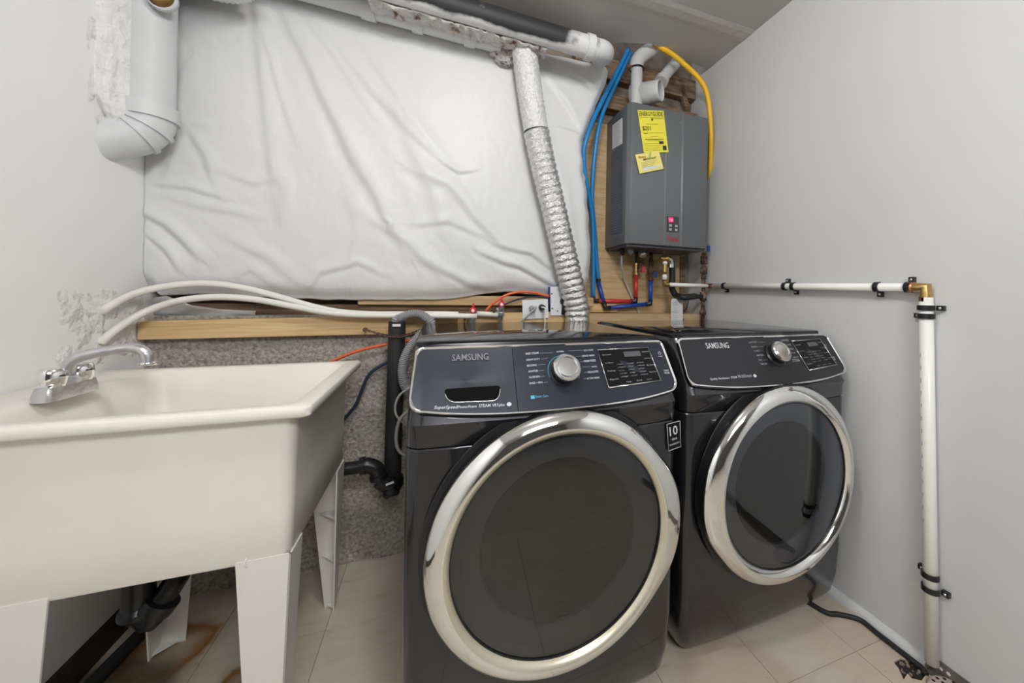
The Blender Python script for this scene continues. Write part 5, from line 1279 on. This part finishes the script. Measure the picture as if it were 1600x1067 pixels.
    a = P3(*uv(*pts[0])); text_on(bm_, 'POWER', a+Vector((-.007, 0, 0))-tdir*.011, a+Vector((.007, 0, 0))-tdir*.011, pn, lift=.0054, hscale=1.1)
    bm_.build('button_marks', M['print'], rt, local=True)
    # chrome spout where the door crown meets the trim
    # ---------------- door
    oc = Vector((RC, -Bb+.004, ZC)); ax = Vector((0, -1, 0)); RR = .300
    def bulge(a):    # a measured from +X (e1 direction handled below)
        return .0
    hand = 0.0
    def rm(r, h, a, j):
        # e1 = Z x (-Y) = +X ; e2 = ax x e1 = -Z?  angle zero is +X
        d_ = (a+math.pi) % (2*math.pi)-math.pi
        f = math.exp(-(d_/.50)**4); return r+(.016*f if r > .285 else (-.004*f if r > .262 else 0))
    flip = (lambda r, h, a, j: rm(r, h, a+math.pi, j)) if dryer else rm
    auto_smooth(MB().lathe([(.27, -.002), (.297, -.002), (.300, .006), (.300, .034), (.27, .036)], oc, ax, n=120, rmod=flip).build('door_side', M['black'], rt, local=True), 30)
    auto_smooth(MB().lathe([(.285, .002), (.310, .002), (.3125, .004), (.3110, .006), (.295, .008)], oc, ax, n=120).build('door_recess', M['black'], rt, local=True), 30)
    prof = [(.292, .028), (.3000, .031), (.3015, .035), (.2990, .041), (.2930, .0478), (.2860, .0530), (.2780, .0570), (.2700, .0592), (.2650, .0598), (.2635, .0592)]
    auto_smooth(MB().lathe(prof, oc, ax, n=160, rmod=flip).build('door_ring', M['chrome'], rt, local=True), 60)
    auto_smooth(MB().lathe([(.2636, .0592), (.2600, .0570), (.2540, .0515), (.2515, .0465)], oc, ax, n=120).build('inner_lip', M['lipc'] if not dryer else M['chrome'], rt, local=True), 30)
    auto_smooth(MB().lathe([(.2520, .047), (.2490, .0465), (.2480, .042)], oc, ax, n=120).build('gasket', M['black'], rt, local=True), 30)
    o = MB().lathe([(0, .0525), (.06, .0520), (.12, .0505), (.18, .0485), (.22, .0465), (.249, .0440)], oc, ax, n=96).build('door_glass', M['glass'], rt, local=True)
    auto_smooth(o, 60)
    ln = M['liner'] if dryer else M['linerd']
    auto_smooth(MB().lathe([(.249, .040), (.235, .030), (.205, .026), (.190, .024), (.186, .018)], oc, ax, n=96).build('door_liner', ln, rt, local=True), 40)
    auto_smooth(MB().lathe([(.186, .020), (.180, .00), (.165, -.06), (.135, -.12), (.09, -.145), (0, -.15)], oc, ax, n=80).build('glass_bowl', glass_bowl, rt, local=True), 40)
    dr = MB().lathe([(.184, -.018), (.184, -.06), (.24, -.07), (.24, -.30), (.20, -.33), (0, -.33)], oc, ax, n=64); auto_smooth(dr.build('drum', M['drum'], rt, local=True), 40)
    dr = MB()
    for k in range(3):
        a = R_(90+120*k); c_ = oc+Vector((math.cos(a)*.215, .19, math.sin(a)*.215)); dr.box(c_-Vector((.02, .10, .02)), c_+Vector((.02, .10, .02)), .006)
    dr.build('drum_paddles', M['drum'], rt, local=True)
    if not dryer:
        fp = (Vector((0, -.002, 0)), Vector((0, -1, 0)))
        cc = [loc(*q, fp) for q in ((1040.5, 662), (1061.5, 657), (1063, 697), (1043, 703.5))]
        cc = [c_+Vector((0, -.001+0, 0)) for c_ in cc]
        cc = [Vector((c_.x, -.0035-(.0025 if c_.x < .65 else 0), c_.z)) for c_ in cc]
        st = MB().prism(cc, (0, .003, 0)).build('warranty_sticker', M['screen'], rt, local=True)
        ik = MB(); nn = Vector((0, -1, 0)); B_ = lambda u, v: cc[0].lerp(cc[1], u).lerp(cc[3].lerp(cc[2], u), v)
        text_on(ik, '10', B_(.18, .47), B_(.80, .47), nn, hscale=1.05, lift=.001); text_on(ik, 'YEAR', B_(.28, .66), B_(.74, .66), nn, lift=.001); text_on(ik, 'WARRANTY', B_(.10, .84), B_(.92, .84), nn, lift=.001, hscale=1.1)
        for i in range(4): ik.tube([cc[i]+nn*.001, cc[(i+1) % 4]+nn*.001], .0008, n=4, smooth_path=False)
        ik.build('print', M['print'], st, local=True)
    return rt
def bowl_mat():
    return mat('smoky_inner_bowl', (.02, .02, .02), .5, spec=.2)
glass_bowl = bowl_mat()
wx, wy = -.0585, .8632
machine('washing_machine', 'charcoal front load washing machine with navy control fascia, the left machine', 'washing machine', wx, wy, -.0031, False)
dx_ = -.0524+(W+.0432)*math.cos(-.0031)+.0031*.0323; dy_ = .8632+math.sin(-.0031)*(W+.0432)+.0323
dry = machine('clothes_dryer', 'charcoal front load clothes dryer beside the right wall, the right machine', 'clothes dryer', dx_-.004, dy_, .010, True)

# ================================================================== FLOOR CLUTTER
s = at(1291, 957, z=.008)
P = [Vector((s.x-.02, s.y+.06, .008)), s, at(1312, 960, z=.008), at(1345, 968, z=.008), at(1380, 983, z=.008), at(1410, 1005, z=.008), at(1432, 1030, z=.008), at(1441, 1044, z=.008), at(1447, 1054, z=.004)]
P = [Vector((min(q.x, XR-.037), q.y, q.z)) for q in P]
tag(MB().tube(P, .0078, n=12).build('power_cable', M['rubber']), 'black cable curving from the dryer foot to the floor drain', 'cable')
dc = at(1462, 1085, z=.0); dcy = Vector((dc.x, dc.y, 0))
dcn = at(1454, 1054, z=.010); rad = .055; cen = Vector((dcn.x-.006, dcn.y-rad, 0))
rt = thing('floor_drain_cover', 'round pinkish painted floor drain cover at the right front', 'drain cover', cen)
MB().lathe([(0, .012), (.012, .012), (rad-.008, .012), (rad-.002, .010), (rad, .0005), (0, .0005)], cen, (0, 0, 1), n=40).build('cover', M['drain'], rt)
mb = MB()
for rr_, nn in ((.016, 6), (.030, 10), (.042, 14)):
    for k in range(nn):
        a = 2*math.pi*k/nn; c_ = cen+Vector((math.cos(a)*rr_, math.sin(a)*rr_, .0122)); mb.lathe([(0, .0003), (.0042, .0003)], c_, (0, 0, 1), n=10)
mb.build('holes', M['black'], rt)
mb = MB()
for k in range(26):
    p = at(1404+random.random()*36, 1034+random.random()*22, z=-.006); r_ = .002+.004*random.random(); bm = bmesh.new(); bmesh.ops.create_icosphere(bm, subdivisions=1, radius=r_)
    for v in bm.verts: v.co = v.co*(1+.4*noise.noise(v.co*300))+Vector((p.x, p.y, -.006+r_*.5))
    mb.bm(bm)
o = mb.build('rubble', mat('crumbled_mortar', (.30, .24, .19), .9, bump=.5, bscale=60)); tag(o, 'crumbled mortar in the broken tile hole beside the drain cover', 'rubble', kind='stuff')
